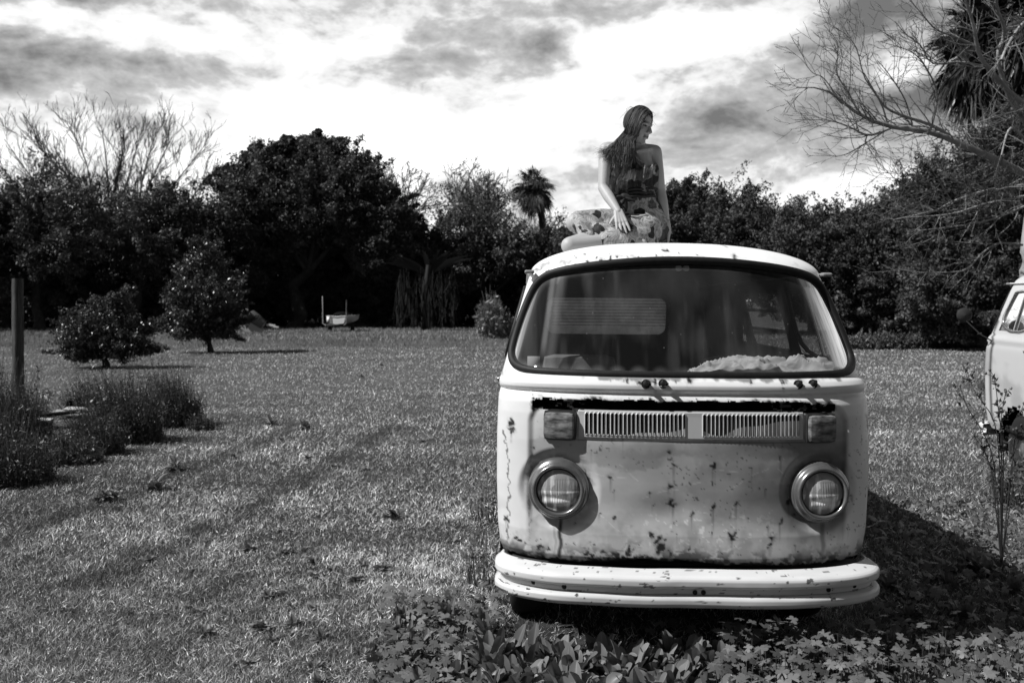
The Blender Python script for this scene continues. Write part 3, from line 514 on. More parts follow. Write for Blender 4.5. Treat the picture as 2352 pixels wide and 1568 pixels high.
    # headlamps
    for sg in (-1, 1):
        xc = sg*.577; yc = float(front_y(np.array(.577), np.array(.80)))
        h_ = empty('headlight', (xc, yc-.004, .790), sg*.10); h_.parent = root
        g = G(); lathe(g, [(.140, .045), (.135, .000), (.129, -.008), (.123, -.010), (.119, -.022), (.114, -.038), (.107, -.043), (.099, -.038), (.096, -.026), (.094, -.02)], 56); obj('bezel', g, M_bezel if hi else M_chrome, h_, smooth=True)
        g = G(); lathe(g, [(.099, -.030), (.092, -.030), (.092, -.012)], 48); obj('lamp_gasket', g, M_rubber, h_, smooth=True)
        g = G(); lathe(g, [(.093, -.026), (.085, .010), (.065, .035), (.040, .050), (.0, .056)], 48); obj('reflector', g, M_reflector, h_, smooth=True)
        g = G(); lathe(g, [(.030, .020), (.028, -.004), (.0, -.010)], 24); obj('bulb_shield', g, M_dullmetal, h_, smooth=True)
        r = np.linspace(0, .093, 24); th_ = np.linspace(0, 2*math.pi, 120, endpoint=False); RR, TT = np.meshgrid(r, th_, indexing='ij'); lx, lz = RR*np.cos(TT), RR*np.sin(TT)
        ly = -.046+.022*(RR/.093)**2+.0016*np.abs(((lx/.011) % 1)-.5)*2*(lz < .05)+.002*np.sin(lz*150)*(lz < 0)
        g = G(); add_grid(g, np.stack([lx, ly, lz], -1), closed=True, tone=.26+.7*sstep(.44, .62, fbm(lx*70, lz*12, 66, 3))*(RR > .03)*(.4+.6*(lz < .0))+.85*np.exp(-((lx-.004)/.035)**2-((lz+.035)/.022)**2)); obj('lens', g, M_lens, h_, smooth=True)  # bright flute streaks and the glint low on the glass are painted in
    # wiper spindles
    if hi:
        for sx, zz in ((-.20, 1.262), (-.125, 1.264), (.475, 1.264), (.545, 1.266)):
            y = float(front_y(np.array(sx), np.array(zz))); g = G(); tube(g, [(sx, y+.02, zz-.004), (sx, y-.022, zz+.006), (sx, y-.045, zz+.014)], [.015, .012, .008], 10); tube(g, [(sx, y-.004, zz), (sx, y+.005, zz-.002)], .021, 12); obj('wiper_spindle', g, M_rubber, root, smooth=True)
    return root
bus = make_bus(True)
bus.location = (.775, 4.33, 0); bus.rotation_euler = (0, math.radians(.55), -math.radians(.75))
tag(bus, 'rusty pale camper bus seen head on with a person on its roof', 'camper bus')
bus2 = make_bus(False)
tag(bus2, 'second pale bus at the right edge with round door mirror and chrome bumper', 'camper bus')
bus2.location = (5.265, 9.41, .02); bus2.rotation_euler = (0, 0, math.pi-math.radians(6))
g = G(); tube(g, [(.845, .42, 1.24), (.93, .36, 1.30), (1.02, .26, 1.42)], .006, 6); obj('mirror_arm', g, M_rubber, bus2, smooth=True)
g = G(); lathe(g, [(0, -.012), (.05, -.012), (.062, 0), (.05, .02), (0, .03)], 28, c=(1.03, .24, 1.475), sx=1.15, sz=1.1); obj('door_mirror', g, M_dark, bus2, smooth=True)
# crumpled cloth and a strap lying on the dash (they rest inside the bus)
def cloth_heap():
    g = G(); n, m = 110, 60; u, v = np.meshgrid(np.linspace(0, 1, n), np.linspace(0, 1, m), indexing='ij')
    x = .05+u*.70; y = front_y(x*0+.35, x*0+1.3)+.07+.10*u**3+v*.20+.02*(fbm(u*9, v*5, 5, 3)-.5)
    wx = u*7+2.6*fbm(u*5, v*3, 15, 3)+v*2; wy = v*4+2.6*fbm(u*5+7, v*3, 16, 3)-u*3; rd = lambda a, b, s: 1-np.abs(2*fbm(a, b, s, 2)-1); hgt = .008+.030*fbm(u*4, v*2, 11, 2)+.028*u**2+.062*rd(wx*.75, wy*.6, 12)**2.5+.016*rd(wx*1.6, wy*1.3, 13)**3; hgt = hgt*np.sin(np.pi*np.clip(v*.9+.08, 0, 1))**.5*np.sin(np.pi*np.clip(u*.96+.02, 0, 1))**.35
    add_grid(g, np.stack([x+.012*(fbm(u*20, v*9, 7, 2)-.5), y, 1.283+hgt], -1), tone=1.0-.15*fbm(u*8, v*6, 33, 3)); o = obj('crumpled_cloth', g, M_cloth, smooth=True); o.modifiers.new('t', 'SOLIDIFY').thickness = .003; return o
o = cloth_heap(); o.matrix_world = Matrix.Translation((.775, 4.33, 0)) @ Matrix.Rotation(-math.radians(.75), 4, 'Z')
tag(o, 'crumpled pale cloth lying on the dashboard behind the windscreen of the rusty bus', 'cloth')
# ------------------------------------------------------------------ leaves, trees
def leaves(g, C, size, tone=(.6, 1.4), up=.35, asp=.45, fold=True, tb=None):
    n = len(C); ax = rng.normal(size=(n, 3)); ax[:, 2] += -.2; ax /= np.linalg.norm(ax, axis=1, keepdims=True)
    nr = rng.normal(size=(n, 3)); nr[:, 2] += up*3; b = np.cross(nr, ax); b /= np.maximum(np.linalg.norm(b, axis=1, keepdims=True), 1e-6)
    s = size*rng.uniform(.6, 1.4, (n, 1)); v = np.stack([C-ax*s*.5, C+b*s*asp*.5, C+ax*s*.5, C-b*s*asp*.5], 1); t = rng.uniform(tone[0], tone[1], n)
    if tb is not None: t = t*tb
    g.add(v.reshape(-1, 3), np.arange(n*4).reshape(-1, 4), np.repeat(t, 4))
def crown(g, lobes, nclump, per, size, sig, tone=(.6, 1.5), up=.3, shell=.45, asp=.45, seed=0, big=.35):
    r = np.random.default_rng(seed); vol = np.array([l[1][0]*l[1][2] for l in lobes]); cnt = np.maximum((nclump*vol/vol.sum()).astype(int), 3)
    for (c, rad), k in zip(lobes, cnt):
        d = r.normal(size=(k, 3)); d /= np.linalg.norm(d, axis=1, keepdims=True); rr = shell+(1-shell)*r.uniform(0, 1, (k, 1))**.6
        lump = 1+big*(fbm(d[:, 0]*2.2+seed, d[:, 1]*2.2, seed+5, 3, z=d[:, 2]*2.2)-.5)[:, None]*2
        cc = np.array(c)+d*rr*lump*np.array(rad); cc = cc[cc[:, 2] > .15]; k = len(cc)
        if not k: continue
        per = int(per*1.5); s = sig*r.uniform(.3, .62, (k, 1, 1)); out = (cc-np.array(c))/np.array(rad); out /= np.maximum(np.linalg.norm(out, axis=1, keepdims=True), 1e-6); out = out*[1, 1, .6]+r.normal(size=(k, 3))*.35+[.25, 0, .30]; q = r.uniform(-.5, 1, (k, per, 1))
        p = cc[:, None]+out[:, None]*q*sig*r.uniform(1.2, 2.6, (k, 1, 1))+r.normal(size=(k, per, 3))*s*(1.15-q*.75)*[1, 1, .7]; tb = np.repeat(r.uniform(.5, 1.6, k)*(.8+.5*(cc[:, 2]-cc[:, 2].min())/max(np.ptp(cc[:, 2]), .1)*0+.2), per)
        p = p.reshape(-1, 3); leaves(g, p, size*.66, tone, up, asp, tb=tb)
def L(px, py, rx, ry, Y, dy=None):
    s = Y/F; return (pt(px, py, Y), (rx*s, (dy if dy else max(rx, ry)*.8*s), ry*s))
def trunk_mesh(base, top, r0, r1, n=10, limbs=(), seed=0):
    r = np.random.default_rng(seed); g = G(); t = np.linspace(0, 1, 9)[:, None]; P = np.array(base)*(1-t)+np.array(top)*t; P[1:-1] += r.normal(size=(7, 3))*r0*.35*[1, 1, 0]; rr = r0*(1-t[:, 0])+r1*t[:, 0]; rr[0] *= 1.35
    tube(g, P, rr, n)
    for q in limbs:
        a = P[int(len(P)*.55)]; q = np.array(q); m = (a+q)/2+[0, 0, .12*np.linalg.norm(q-a)]; tube(g, [a, m, q], [r1*.9, r1*.6, r1*.25], 6)
    return g
def tree(name, label, cat, lobes, base, r0, nclump, per, size, sig, seed, leafmat=M_leaf, group=None, **k):
    base = np.array(base, float); base[2] = float(gz(base[0], base[1]))-.05; root = empty(name, base); tag(root, label, cat, group)
    g = G(); crown(g, lobes, nclump, per, size, sig, seed=seed, **k)
    for a in g.v: a -= base
    obj('crown', g, leafmat, root)
    tops = [np.array(l[0]) for l in lobes]; top = np.mean(tops, 0); g = trunk_mesh(base, top, r0, r0*.5, limbs=tops[:7], seed=seed)
    for a in g.v: a -= base
    obj('trunk', g, M_bark, root, smooth=True); return root
def B(px, Y): return ((px-CX)/F*Y, Y, 0)
TG = None
def build_trees():
    T = tree
    T('broadleaf_tree', 'dark bushy tree at the left edge, its tall rounded top before the bare tree', 'tree', [L(100, 440, 62, 78, 47), L(40, 520, 100, 90, 47), L(140, 540, 90, 110, 46), L(60, 640, 150, 130, 52), L(-60, 560, 130, 130, 47), L(170, 650, 80, 110, 51)], B(90, 47), .25, 620, 62, .24, .42, 1)
    T('broadleaf_tree', 'dark round-topped tree beneath the right half of the bare tree', 'tree', [L(260, 520, 90, 75, 49), L(350, 540, 90, 100, 48), L(300, 640, 130, 120, 52), L(410, 530, 60, 90, 49), L(420, 640, 90, 120, 53), L(230, 620, 90, 120, 53)], B(310, 48), .25, 620, 62, .24, .42, 2)
    T('broadleaf_tree', 'largest dark tree with a feathery windblown top, tallest of the tree line', 'tree', [L(660, 440, 150, 90, 52), L(560, 490, 110, 90, 51), L(740, 470, 110, 110, 51), L(700, 400, 120, 58, 53), L(790, 440, 75, 75, 52), L(590, 430, 80, 70, 52), L(845, 510, 80, 80, 51), L(620, 600, 160, 120, 55), L(800, 620, 110, 110, 56), L(500, 620, 80, 120, 56), L(890, 560, 50, 80, 51), L(690, 372, 110, 30, 53)], B(680, 51), .4, 1350, 62, .26, .45, 3, shell=.35)
    T('broadleaf_tree', 'lower dark tree growing between the largest tree and the small palm', 'tree', [L(1075, 545, 85, 60, 53), L(1150, 585, 65, 55, 52), L(1020, 590, 80, 90, 52), L(1130, 640, 130, 110, 56), L(1230, 640, 80, 65, 57), L(1010, 690, 70, 70, 56), L(1270, 600, 50, 30, 52)], B(1110, 52), .25, 720, 62, .24, .42, 4)
    T('broadleaf_tree', 'sparse light tree with upright twigs and scattered leaves above the lower dark tree', 'tree', [L(1080, 445, 75, 45, 58), L(1020, 470, 40, 40, 58), L(1145, 465, 50, 40, 58)], B(1085, 58), .2, 90, 9, .26, .40, 5, shell=.15)
    T('broadleaf_tree', 'sparse small leafy tree right of the small palm trunk', 'tree', [L(1282, 520, 26, 26, 62), L(1270, 545, 35, 25, 62)], B(1282, 62), .12, 45, 14, .24, .35, 6, shell=.1)
    T('evergreen_shrub_tree', 'dark tree behind the bus with a ragged top right beside the seated person', 'tree', [L(1600, 500, 85, 70, 43), L(1680, 490, 70, 62, 43), L(1740, 520, 70, 60, 43), L(1640, 600, 150, 120, 42), L(1560, 470, 45, 40, 43), L(1500, 560, 80, 90, 43), L(1400, 620, 130, 90, 44)], B(1640, 43), .22, 760, 62, .20, .36, 7)
    T('evergreen_shrub_tree', 'dark low tree over the right corner of the bus roof', 'tree', [L(1800, 520, 60, 40, 42), L(1880, 530, 60, 45, 42), L(1930, 525, 45, 35, 42), L(1850, 620, 130, 110, 40), L(1960, 680, 90, 90, 39), L(1780, 600, 80, 90, 42)], B(1870, 42), .2, 700, 62, .20, .36, 8)
    T('evergreen_shrub_tree', 'dark tree in the step of the tree line behind the thin bare twigs', 'tree', [L(2040, 510, 75, 55, 41), L(2100, 480, 60, 60, 41), L(2080, 600, 120, 110, 39), L(2100, 700, 120, 80, 38), L(2000, 560, 60, 60, 41)], B(2070, 41), .2, 700, 62, .20, .36, 9)
    T('evergreen_shrub_tree', 'tallest dark leafy tree under the big palm at the right', 'tree', [L(2200, 400, 75, 75, 36), L(2270, 370, 80, 80, 36), L(2340, 380, 80, 110, 36), L(2180, 480, 90, 90, 36), L(2260, 560, 150, 150, 34), L(2210, 700, 130, 80, 33), L(2380, 560, 110, 200, 35), L(2370, 300, 60, 60, 37)], B(2290, 36), .25, 1100, 62, .18, .34, 10)
    # rear row closing the gaps low in the tree line
    for i, (px, py, rx, ry, Y, lb) in enumerate([(-260, 620, 220, 150, 52, 'dark tree beyond the left edge of the frame'), (150, 660, 160, 110, 56, 'dark underwood tree in the deep shade behind the citrus shrub'), (480, 660, 150, 110, 58, 'dark underwood tree in the deep shade behind the citrus tree'), (930, 655, 120, 90, 56, 'dark underwood tree behind the hanging dead fronds'), (1330, 640, 150, 80, 55, 'dark underwood tree just left of the bus roof'), (2600, 560, 220, 220, 38, 'dark tree beyond the right edge of the frame'), (680, 680, 200, 90, 60, 'dark underwood tree in the deep shade behind the largest tree and the boat'), (1470, 690, 170, 60, 46, 'dark underwood tree hidden behind the rusty bus cabin'), (300, 700, 200, 70, 60, 'dark underwood tree low in the shade behind the two citrus trees')]):
        T('broadleaf_tree', lb, 'tree', [L(px, py, rx, ry, Y), L(px-rx*.4, py+30, rx*.7, ry, Y), L(px+rx*.4, py+30, rx*.7, ry, Y)], B(px, Y), .2, 330, 60, .3, .5, 20+i)
    # the two citrus in the lawn
    T('citrus_tree', 'small round citrus tree with a short slanting trunk on the lawn', 'tree', [L(455, 640, 45, 55, 31.4), L(430, 700, 52, 55, 31), L(490, 690, 55, 60, 31), L(465, 595, 34, 45, 31.4), L(450, 745, 65, 35, 31), L(515, 735, 35, 35, 31)], B(485, 31.4), .09, 330, 34, .12, .19, 31, leafmat=M_leafgloss, asp=.5)
    T('citrus_tree', 'low spreading citrus shrub, nearer the post, wider than tall', 'tree', [L(225, 735, 62, 35, 24), L(175, 760, 42, 35, 24), L(290, 770, 55, 30, 24), L(240, 790, 80, 28, 24), L(255, 705, 30, 22, 24), L(330, 795, 24, 12, 24), L(190, 800, 40, 22, 24)], B(240, 24), .10, 330, 34, .095, .15, 32, leafmat=M_leafgloss, asp=.5)
build_trees()
# ------------------------------------------------------------------ bare trees
def grow(g, P, r0, r1, lvl, r, spec, tone=1.0):
    P = np.asarray(P, float); m = len(P); rr = np.linspace(r0, r1, m); tube(g, P, rr, 7 if lvl == 0 else (5 if lvl == 1 else 3), tone*(1, .75, .5, .4)[lvl], caps=False)
    if lvl >= spec['lv']: return
    d = np.linalg.norm(np.diff(P, axis=0), axis=1); s = np.concatenate([[0], np.cumsum(d)]); Ln = s[-1]; k = max(1, int(Ln/spec['gap'][lvl]*r.uniform(.8, 1.2)))
    for q in r.uniform(spec.get('start', .15) if lvl == 0 else .12, 1.0, k):
        x = q*Ln; p = np.array([np.interp(x, s, P[:, i]) for i in range(3)]); i = min(np.searchsorted(s, x), m-1); T = P[i]-P[max(i-1, 0)]; T /= max(np.linalg.norm(T), 1e-6)
        nrm = r.normal(size=3)*spec['flat']; nrm -= T*nrm.dot(T); nrm /= np.linalg.norm(nrm); a = math.radians(r.uniform(*spec['ang'])); D = T*math.cos(a)+nrm*math.sin(a); D += np.array(spec['trop'])*r.uniform(.5, 1); D /= np.linalg.norm(D)
        ln = spec['len'][lvl]*r.uniform(.45, 1.25)*(1-.45*q); n = 6; pts = [p]; cur = D.copy()
        for _ in range(n): cur = cur+r.normal(size=3)*spec['wig']+np.array(spec['trop'])*.12; cur /= np.linalg.norm(cur); pts.append(pts[-1]+cur*ln/n)
        ra = np.interp(q, [0, 1], [r0, r1])*.55; ra = max(min(ra, spec['rmax'][lvl]), spec['rmin']); grow(g, pts, ra, max(ra*.35, spec['rmin']*.8), lvl+1, r, spec, tone)
def curve(pts, n=14):
    P = np.array(pts, float); t = np.linspace(0, len(P)-1, n); out = []
    for q in t:
        i = min(int(q), len(P)-2); f = q-i; a, b, c, d = P[max(i-1, 0)], P[i], P[i+1], P[min(i+2, len(P)-1)]
        out.append(.5*((2*b)+(-a+c)*f+(2*a-5*b+4*c-d)*f*f+(-a+3*b-3*c+d)*f**3))
    return np.array(out)
def bare_tree(name, label, base, limbs, trunk, spec, mats, seed):
    r = np.random.default_rng(seed); root = empty(name, base); tag(root, label, 'bare tree'); g = G(); tube(g, curve(trunk[0], 16), np.linspace(trunk[1], trunk[2], 16), 12)
    for a in g.v: a -= np.array(base)
    obj('trunk', g, mats[0], root, smooth=True); g = G()
    for P, a, b in limbs: grow(g, curve(P), a, b, 0, r, spec)
    for a in g.v: a -= np.array(base)
    obj('branches', g, mats[1], root, smooth=True)
Yb = 62
def q_(px, py, dy=0): return pt(px, py, Yb+dy)
spec = dict(lv=3, gap=[.42, .38, .30], len=[2.9, 1.5, .8], ang=(18, 42), trop=(0, 0, .35), flat=[1, .7, 1], wig=.10, rmax=[.05, .024, .015], rmin=.012, start=.2)
limbs = []
for i, pts_ in enumerate([[(235, 620), (180, 520), (90, 430), (10, 320)], [(235, 620), (200, 500), (150, 400), (85, 310)], [(240, 620), (215, 490), (200, 380), (160, 290)], [(240, 620), (250, 490), (245, 380), (232, 285)], [(250, 620), (270, 500), (300, 390), (325, 300)], [(255, 620), (300, 520), (350, 410), (395, 315)], [(255, 620), (320, 530), (395, 430), (462, 345)], [(230, 620), (150, 530), (70, 460), (-5, 375)], [(245, 560), (260, 450), (280, 360), (275, 290)], [(250, 600), (310, 500), (330, 400), (358, 305)], [(230, 600), (190, 450), (120, 370), (40, 290)], [(255, 620), (340, 560), (420, 480), (480, 400)]]):
    limbs.append(([q_(a, b, random.uniform(-2, 2)*(1-j/4)+random.uniform(-1.5, 1.5)*(j > 0)) if j else q_(a, b) for j, (a, b) in enumerate(pts_)], .10, .018))
b0 = np.array(B(240, Yb)); bare_tree('bare_tree', 'leafless tree at the left fanning a haze of upright branches above the dark trees', b0, limbs, ([b0, q_(238, 700), q_(240, 610)], .32, .2), spec, (M_bark, M_twig), 3)
# pale leafless trees far behind
def pale(px0, px1, top, base, seed, label, Y=68):
    lm = []; r = np.random.default_rng(seed)
    for k in range(12):
        x = px0+(px1-px0)*k/11; tp = top+r.uniform(-12, 30)+60*abs(k/11-.35)**1.3; lm.append(([pt((px0+px1)/2+(x-(px0+px1)/2)*.3, base+40, Y), pt((x+(px0+px1)/2)/2, base, Y+r.uniform(-1, 1)), pt(x, tp, Y+r.uniform(-2, 2))], .09, .03))
    b = np.array(B((px0+px1)/2, Y)); sp = dict(lv=3, gap=[.45, .30, .22], len=[2.0, 1.1, .6], ang=(20, 55), trop=(.1, 0, .25), flat=[1, 1, 1], wig=.14, rmax=[.05, .03, .022], rmin=.020)
    bare_tree('bare_tree', label, b, lm, ([b, pt((px0+px1)/2, base+60, Y), pt((px0+px1)/2, base+20, Y)], .25, .15), sp, (M_barkpale, M_twigpale), seed)
pale(830, 985, 395, 500, 11, 'pale wispy leafless tree showing past the right flank of the largest tree')
pale(1020, 1170, 400, 500, 13, 'pale twiggy tree whose upright twigs stand over the sparse leafy tree', 62)
pale(1200, 1290, 520, 575, 12, 'pale wispy leafless tree behind the small palm trunk', 72)
# right hand bare tree, its limbs traced at about eleven metres
def c6(cx, cy, Y=11.): return pt(1787.5+cx*.42, cy*.42, Y)
Yr = 12.5
tr = [pt(2385, 1000, Yr), pt(2375, 760, Yr), pt(2368, 600, Yr), pt(2380, 470, Yr), pt(2400, 400, Yr)]; tr[0][2] = -.1
LB = [([(1420, 1000), (1344, 950), (1180, 868), (980, 780), (830, 722), (600, 690), (450, 630), (330, 540), (240, 485), (100, 480)], .078, .008), ([(980, 775), (850, 690), (700, 640), (590, 590), (520, 490), (470, 400)], .040, .006), ([(640, 690), (500, 740), (400, 700), (280, 660), (90, 655)], .026, .005),
      ([(600, 705), (450, 800), (380, 840), (310, 858)], .020, .005), ([(1420, 1010), (1344, 1015), (1150, 1040), (960, 1100), (860, 1150), (640, 1200)], .040, .008), ([(1420, 1080), (1344, 1075), (1150, 1110), (950, 1170), (700, 1190)], .036, .007), ([(1420, 1100), (1344, 1130), (1150, 1205), (950, 1240), (760, 1262)], .030, .006),
      ([(1420, 620), (1280, 520), (1180, 410), (1100, 300), (1065, 130), (1010, -40)], .060, .02), ([(1420, 760), (1280, 560), (1200, 330), (1240, 180), (1200, 60), (1190, -40)], .055, .02), ([(1150, 370), (1000, 340), (840, 345), (780, 250), (700, 190), (640, 120)], .024, .005), ([(1100, 260), (960, 200), (860, 160), (780, 70), (725, 10)], .024, .005),
      ([(1335, 1340), (1200, 1330), (1100, 1400), (1030, 1475), (900, 1490), (780, 1490), (640, 1470)], .022, .005), ([(440, 620), (380, 500), (320, 400), (325, 240), (250, 140)], .018, .004), ([(600, 690), (560, 560), (470, 420), (430, 270), (370, 190), (300, 150)], .018, .004), ([(830, 722), (870, 520), (800, 360), (720, 280), (560, 230)], .022, .004),
      ([(735, 690), (690, 540), (600, 400), (540, 330)], .018, .004), ([(330, 540), (250, 430), (190, 400), (140, 340)], .012, .004), ([(750, 1100), (660, 1000), (560, 900), (490, 810)], .008, .003), ([(900, 1110), (760, 1040), (700, 950), (660, 870)], .008, .003), ([(950, 1100), (820, 900), (740, 830)], .008, .003), ([(380, 560), (395, 420), (395, 200)], .010, .004),
      ([(1420, 60), (1320, 150), (1250, 260), (1220, 330)], .03, .02), ([(1420, 860), (1280, 700), (1220, 850)], .03, .012), ([(950, 790), (880, 650), (1000, 690), (1180, 640)], .012, .004)]
limbs = []
for j, (P, a, b) in enumerate(LB):
    n_ = len(P); off = random.uniform(-.8, .8); limbs.append(([c6(x, y, Yr-.4-(.9+.3*off)*k/(n_-1) if x < 1340 else Yr) for k, (x, y) in enumerate(P)], a*.68, b*.7))
sp = dict(lv=3, gap=[.115, .14, .12], len=[.70, .34, .16], ang=(25, 60), trop=(-.16, 0, .12), flat=[1, .8, 1], wig=.10, rmax=[.009, .005, .0036], rmin=.0028)
b0 = tr[0].copy(); bare_tree('bare_tree', 'leafless pale-barked tree reaching long branches in from the right edge over the sky', b0, limbs, (tr, .16, .10), sp, (M_barkpale, M_barkpale), 21)
# ------------------------------------------------------------------ palms
def palm(label, base, top, r, nf, fr, seed, skirt=.3, droop=1.0, tmul=1.0):
    q = np.random.default_rng(seed); base = np.array(base); top = np.array(top); root = empty('palm_tree', base); tag(root, label, 'palm tree')
    t = np.linspace(0, 1, 24)[:, None]; P = base*(1-t)+top*t+np.array([1, 0, 0])*np.sin(t*2.6)*.04*np.linalg.norm(top-base); P[-1:] = top; g = G(); tube(g, P, r*(1.15-.25*t[:, 0])*(1+.05*np.sin(t[:, 0]*70)), 12)
    for a in g.v: a -= base
    obj('trunk', g, M_bark, root, smooth=True); g = G(); V, Fc, Tn = [], [], []
    for k in range(nf):
        az = q.uniform(0, 2*math.pi); el = math.radians(q.uniform(-70, 85)) if k > nf*.3 else math.radians(q.uniform(-85, -30)); d = np.array([math.cos(az)*math.cos(el), math.sin(az)*math.cos(el), math.sin(el)])
        pl = fr*q.uniform(.35, .55); s = np.linspace(0, 1, 6)[:, None]; pet = top+d*pl*s+np.array([0, 0, -1])*(s**2)*pl*.25*droop; tube(g, pet, r*.08, 4, .9); hub = pet[-1]; D = pet[-1]-pet[-2]; D /= np.linalg.norm(D)
        sd = np.cross(D, [0, 0, 1]); sd /= max(np.linalg.norm(sd), 1e-5); tn = q.uniform(.6, 1.5)*(1 if el > -.5 else 1.3); nb = 34
        for a in np.linspace(-1.9, 1.9, nb):
            dd = D*math.cos(a)+sd*math.sin(a)+q.normal(size=3)*.05; ln = fr*.62*(1-.16*abs(a))*q.uniform(.85, 1.1); w = fr*.022; n2 = np.cross(dd, D+[.01, .02, .9]); n2 = n2/max(np.linalg.norm(n2), 1e-5)
            p0, p1, p2 = hub, hub+dd*ln*.55, hub+dd*ln+np.array([0, 0, -1])*ln*q.uniform(.15, .55)*droop
            i = len(V); V += [p0, p1+n2*w, p2, p1-n2*w]; Fc.append([i, i+1, i+2, i+3]); Tn += [tn]*4
    g.add(V, Fc, np.array(Tn)*tmul)
    for a in g.v: a -= base
    obj('fronds', g, M_palm, root); return root
palm('small distant palm tree standing above the tree line near the middle', B(1250, 66), pt(1228, 428, 66), .24, 60, 1.75, 5)
palm('big palm tree with a shaggy crown behind the bare branches at the top right', B(2312, 41), pt(2262, 100, 41), .36, 120, 2.75, 6, droop=.75, tmul=.5)
palm('second palm crown crossing the right edge above the bus', B(2430, 39), pt(2400, 40, 39), .36, 80, 2.5, 8, droop=.75, tmul=.5)
# hanging dead fronds
def dead():
    b = np.array([*B(975, 47)[:2], .2]); root = empty('dead_frond_cluster', b); tag(root, 'curtain of dead fronds hanging from a stump at the foot of the tree line', 'dead fronds'); g = G(); r = np.random.default_rng(4)
    tube(g, [b, b+[0, 0, 1.6], b+[.2, 0, 3.1]], [.2, .16, .12], 8, .4)
    for k in range(170):
        a = r.uniform(-1.9, 2.0); p0 = b+[a*.75, r.uniform(-.6, .2), r.uniform(1.7, 3.0)]; ln = r.uniform(1., 2.6); tube(g, [p0, p0+[r.normal()*.1, 0, -ln*.5], p0+[r.normal()*.15, -.1, -min(ln, p0[2]-.1)]], [.008, .020, .006], 3, r.uniform(.08, .55))
    for v in g.v: v -= b
    obj('fronds', g, M_leafdull, root)
    b = np.array([*B(985, 48)[:2], .2]); root = empty('banana_plant', b); tag(root, 'broad-leaved banana-like plant above the hanging dead fronds', 'plant'); g = G(); tube(g, [b, b+[0, 0, 3]], [.16, .1], 8, .8)
    for k in range(11):
        az = r.uniform(0, 6.28); d = np.array([math.cos(az)*.9, -abs(math.sin(az))*.4, r.uniform(.5, 1.2)]); d /= np.linalg.norm(d); s = np.linspace(0, 1, 9); P = b+[0, 0, 2.6]+d*s[:, None]*2.0+np.array([math.cos(az), 0, -.7])*(s**2)[:, None]*.8; w = r.uniform(.08, .17)*np.sin(np.pi*np.clip(s*.95+.04, 0, 1)); sd = np.cross(d, [0, 1, .1]); sd /= np.linalg.norm(sd)
        add_grid(g, np.stack([P-sd*w[:, None], P+sd*0+[0, 0, -.03], P+sd*w[:, None]], 1), tone=r.uniform(.2, .8))
    for v in g.v: v -= b
    obj('leaves', g, M_leaf, root)
dead()
# ------------------------------------------------------------------ tall grass, shrubs of twigs, stalks
def twig_bush(name, label, base, w, h, n, seed, leafy=9, lean=.35, mat_=M_weed, tone=(.012, .085), cat='bush', thick=.0026, blade=.026):
    r = np.random.default_rng(seed); base = np.array(base, float); base[2] = float(gz(base[0], base[1])); o_ = empty(name, base); tag(o_, label, cat); g = G(); gl = G()
    for k in range(n):
        a = r.uniform(0, 6.28); rr = math.sqrt(r.uniform(0, 1)); p0 = np.array([math.cos(a)*rr*w*.6, math.sin(a)*rr*w*.5, 0]); hh = h*r.uniform(.45, 1.15)*(1-.55*rr*rr)*(.75+.6*(vn(p0[0]*5/w, p0[1]*5/w+seed, seed))); tip = p0*1.25+np.array([-lean*hh*r.uniform(-.3, 1.5), r.normal()*.16*hh, hh]); mid = (p0+tip)/2+np.array([-.06, 0, .05])*hh+r.normal(size=3)*.02
        s = np.linspace(0, 1, 6)[:, None]; P = (1-s)**2*p0+2*s*(1-s)*mid+s*s*tip; tube(g, P, np.linspace(thick*1.5, thick*.5, 6), 3, r.uniform(*tone)*1.3, caps=False)
        m = leafy; q = r.uniform(.05, 1, m)**(1.5 if cat == 'bush' else .8)*(.85 if cat == 'bush' else 1); c = np.stack([np.interp(q, s[:, 0], P[:, i]) for i in range(3)], -1)+r.normal(size=(m, 3))*.035*h; leaves(gl, c, blade*r.uniform(.7, 1.5), (tone[0], tone[1]*1.6), .3, .35)
        if r.uniform() < .03 and cat == 'bush': leaves(gl, c[-1:]+[0, -.02, 0], blade*3.0, (.35, .7), .3, .5)
    obj('stems', g, mat_, o_); obj('leaves', gl, mat_, o_); return o_
def gb(px, py): Y = ground_y(py); return ((px-CX)/F*Y, Y, 0)
twig_bush('weed_bush', 'dark twiggy bush nearest the lawn, rightmost of the weed bushes at the left', gb(405, 978), .52, .80, 620, 41, 30)
twig_bush('weed_bush', 'wide twiggy bush dotted with pale dead leaves, left of the rightmost weed bush', gb(300, 1012), .62, .86, 760, 42, 28)
twig_bush('weed_bush', 'grey feathery bush leaning right over the pale boards', gb(215, 955), .60, .62, 260, 43, 10)
twig_bush('weed_bush', 'low dark bush in front of the pale boards at the left', gb(150, 1062), .55, .36, 420, 44, 22)
twig_bush('weed_bush', 'dense weed bush around the foot of the wooden post', gb(20, 1040), .62, 1.0, 700, 45, 20)
twig_bush('weed_bush', 'dark weed bush running out of the bottom of the left edge group', gb(20, 1112), .62, .62, 640, 46, 20)
twig_bush('weed_bush', 'dark low weeds filling the gap between the wide bush and the low front bush', gb(225, 1040), .45, .50, 460, 49, 22)
twig_bush('weed_bush', 'thin upright weeds around the left end of the pale boards', gb(70, 985), .45, .55, 240, 52, 14)
twig_bush('weed_bush', 'small trailing weed at the tip of the rightmost weed bush', gb(465, 985), .25, .22, 160, 47, 18)
twig_bush('weed_bush', 'dark bush at the left edge in front of the tall weed stalks', gb(-60, 1020), .6, 1.05, 420, 48, 18)
twig_bush('tall_grass_clump', 'light clump of tall grass beside the left side of the bus at the lawn edge', gb(1140, 790), .9, 1.35, 1100, 50, 3, 0.2, tone=(.08, .22), cat='tall grass', thick=.010, blade=.16)
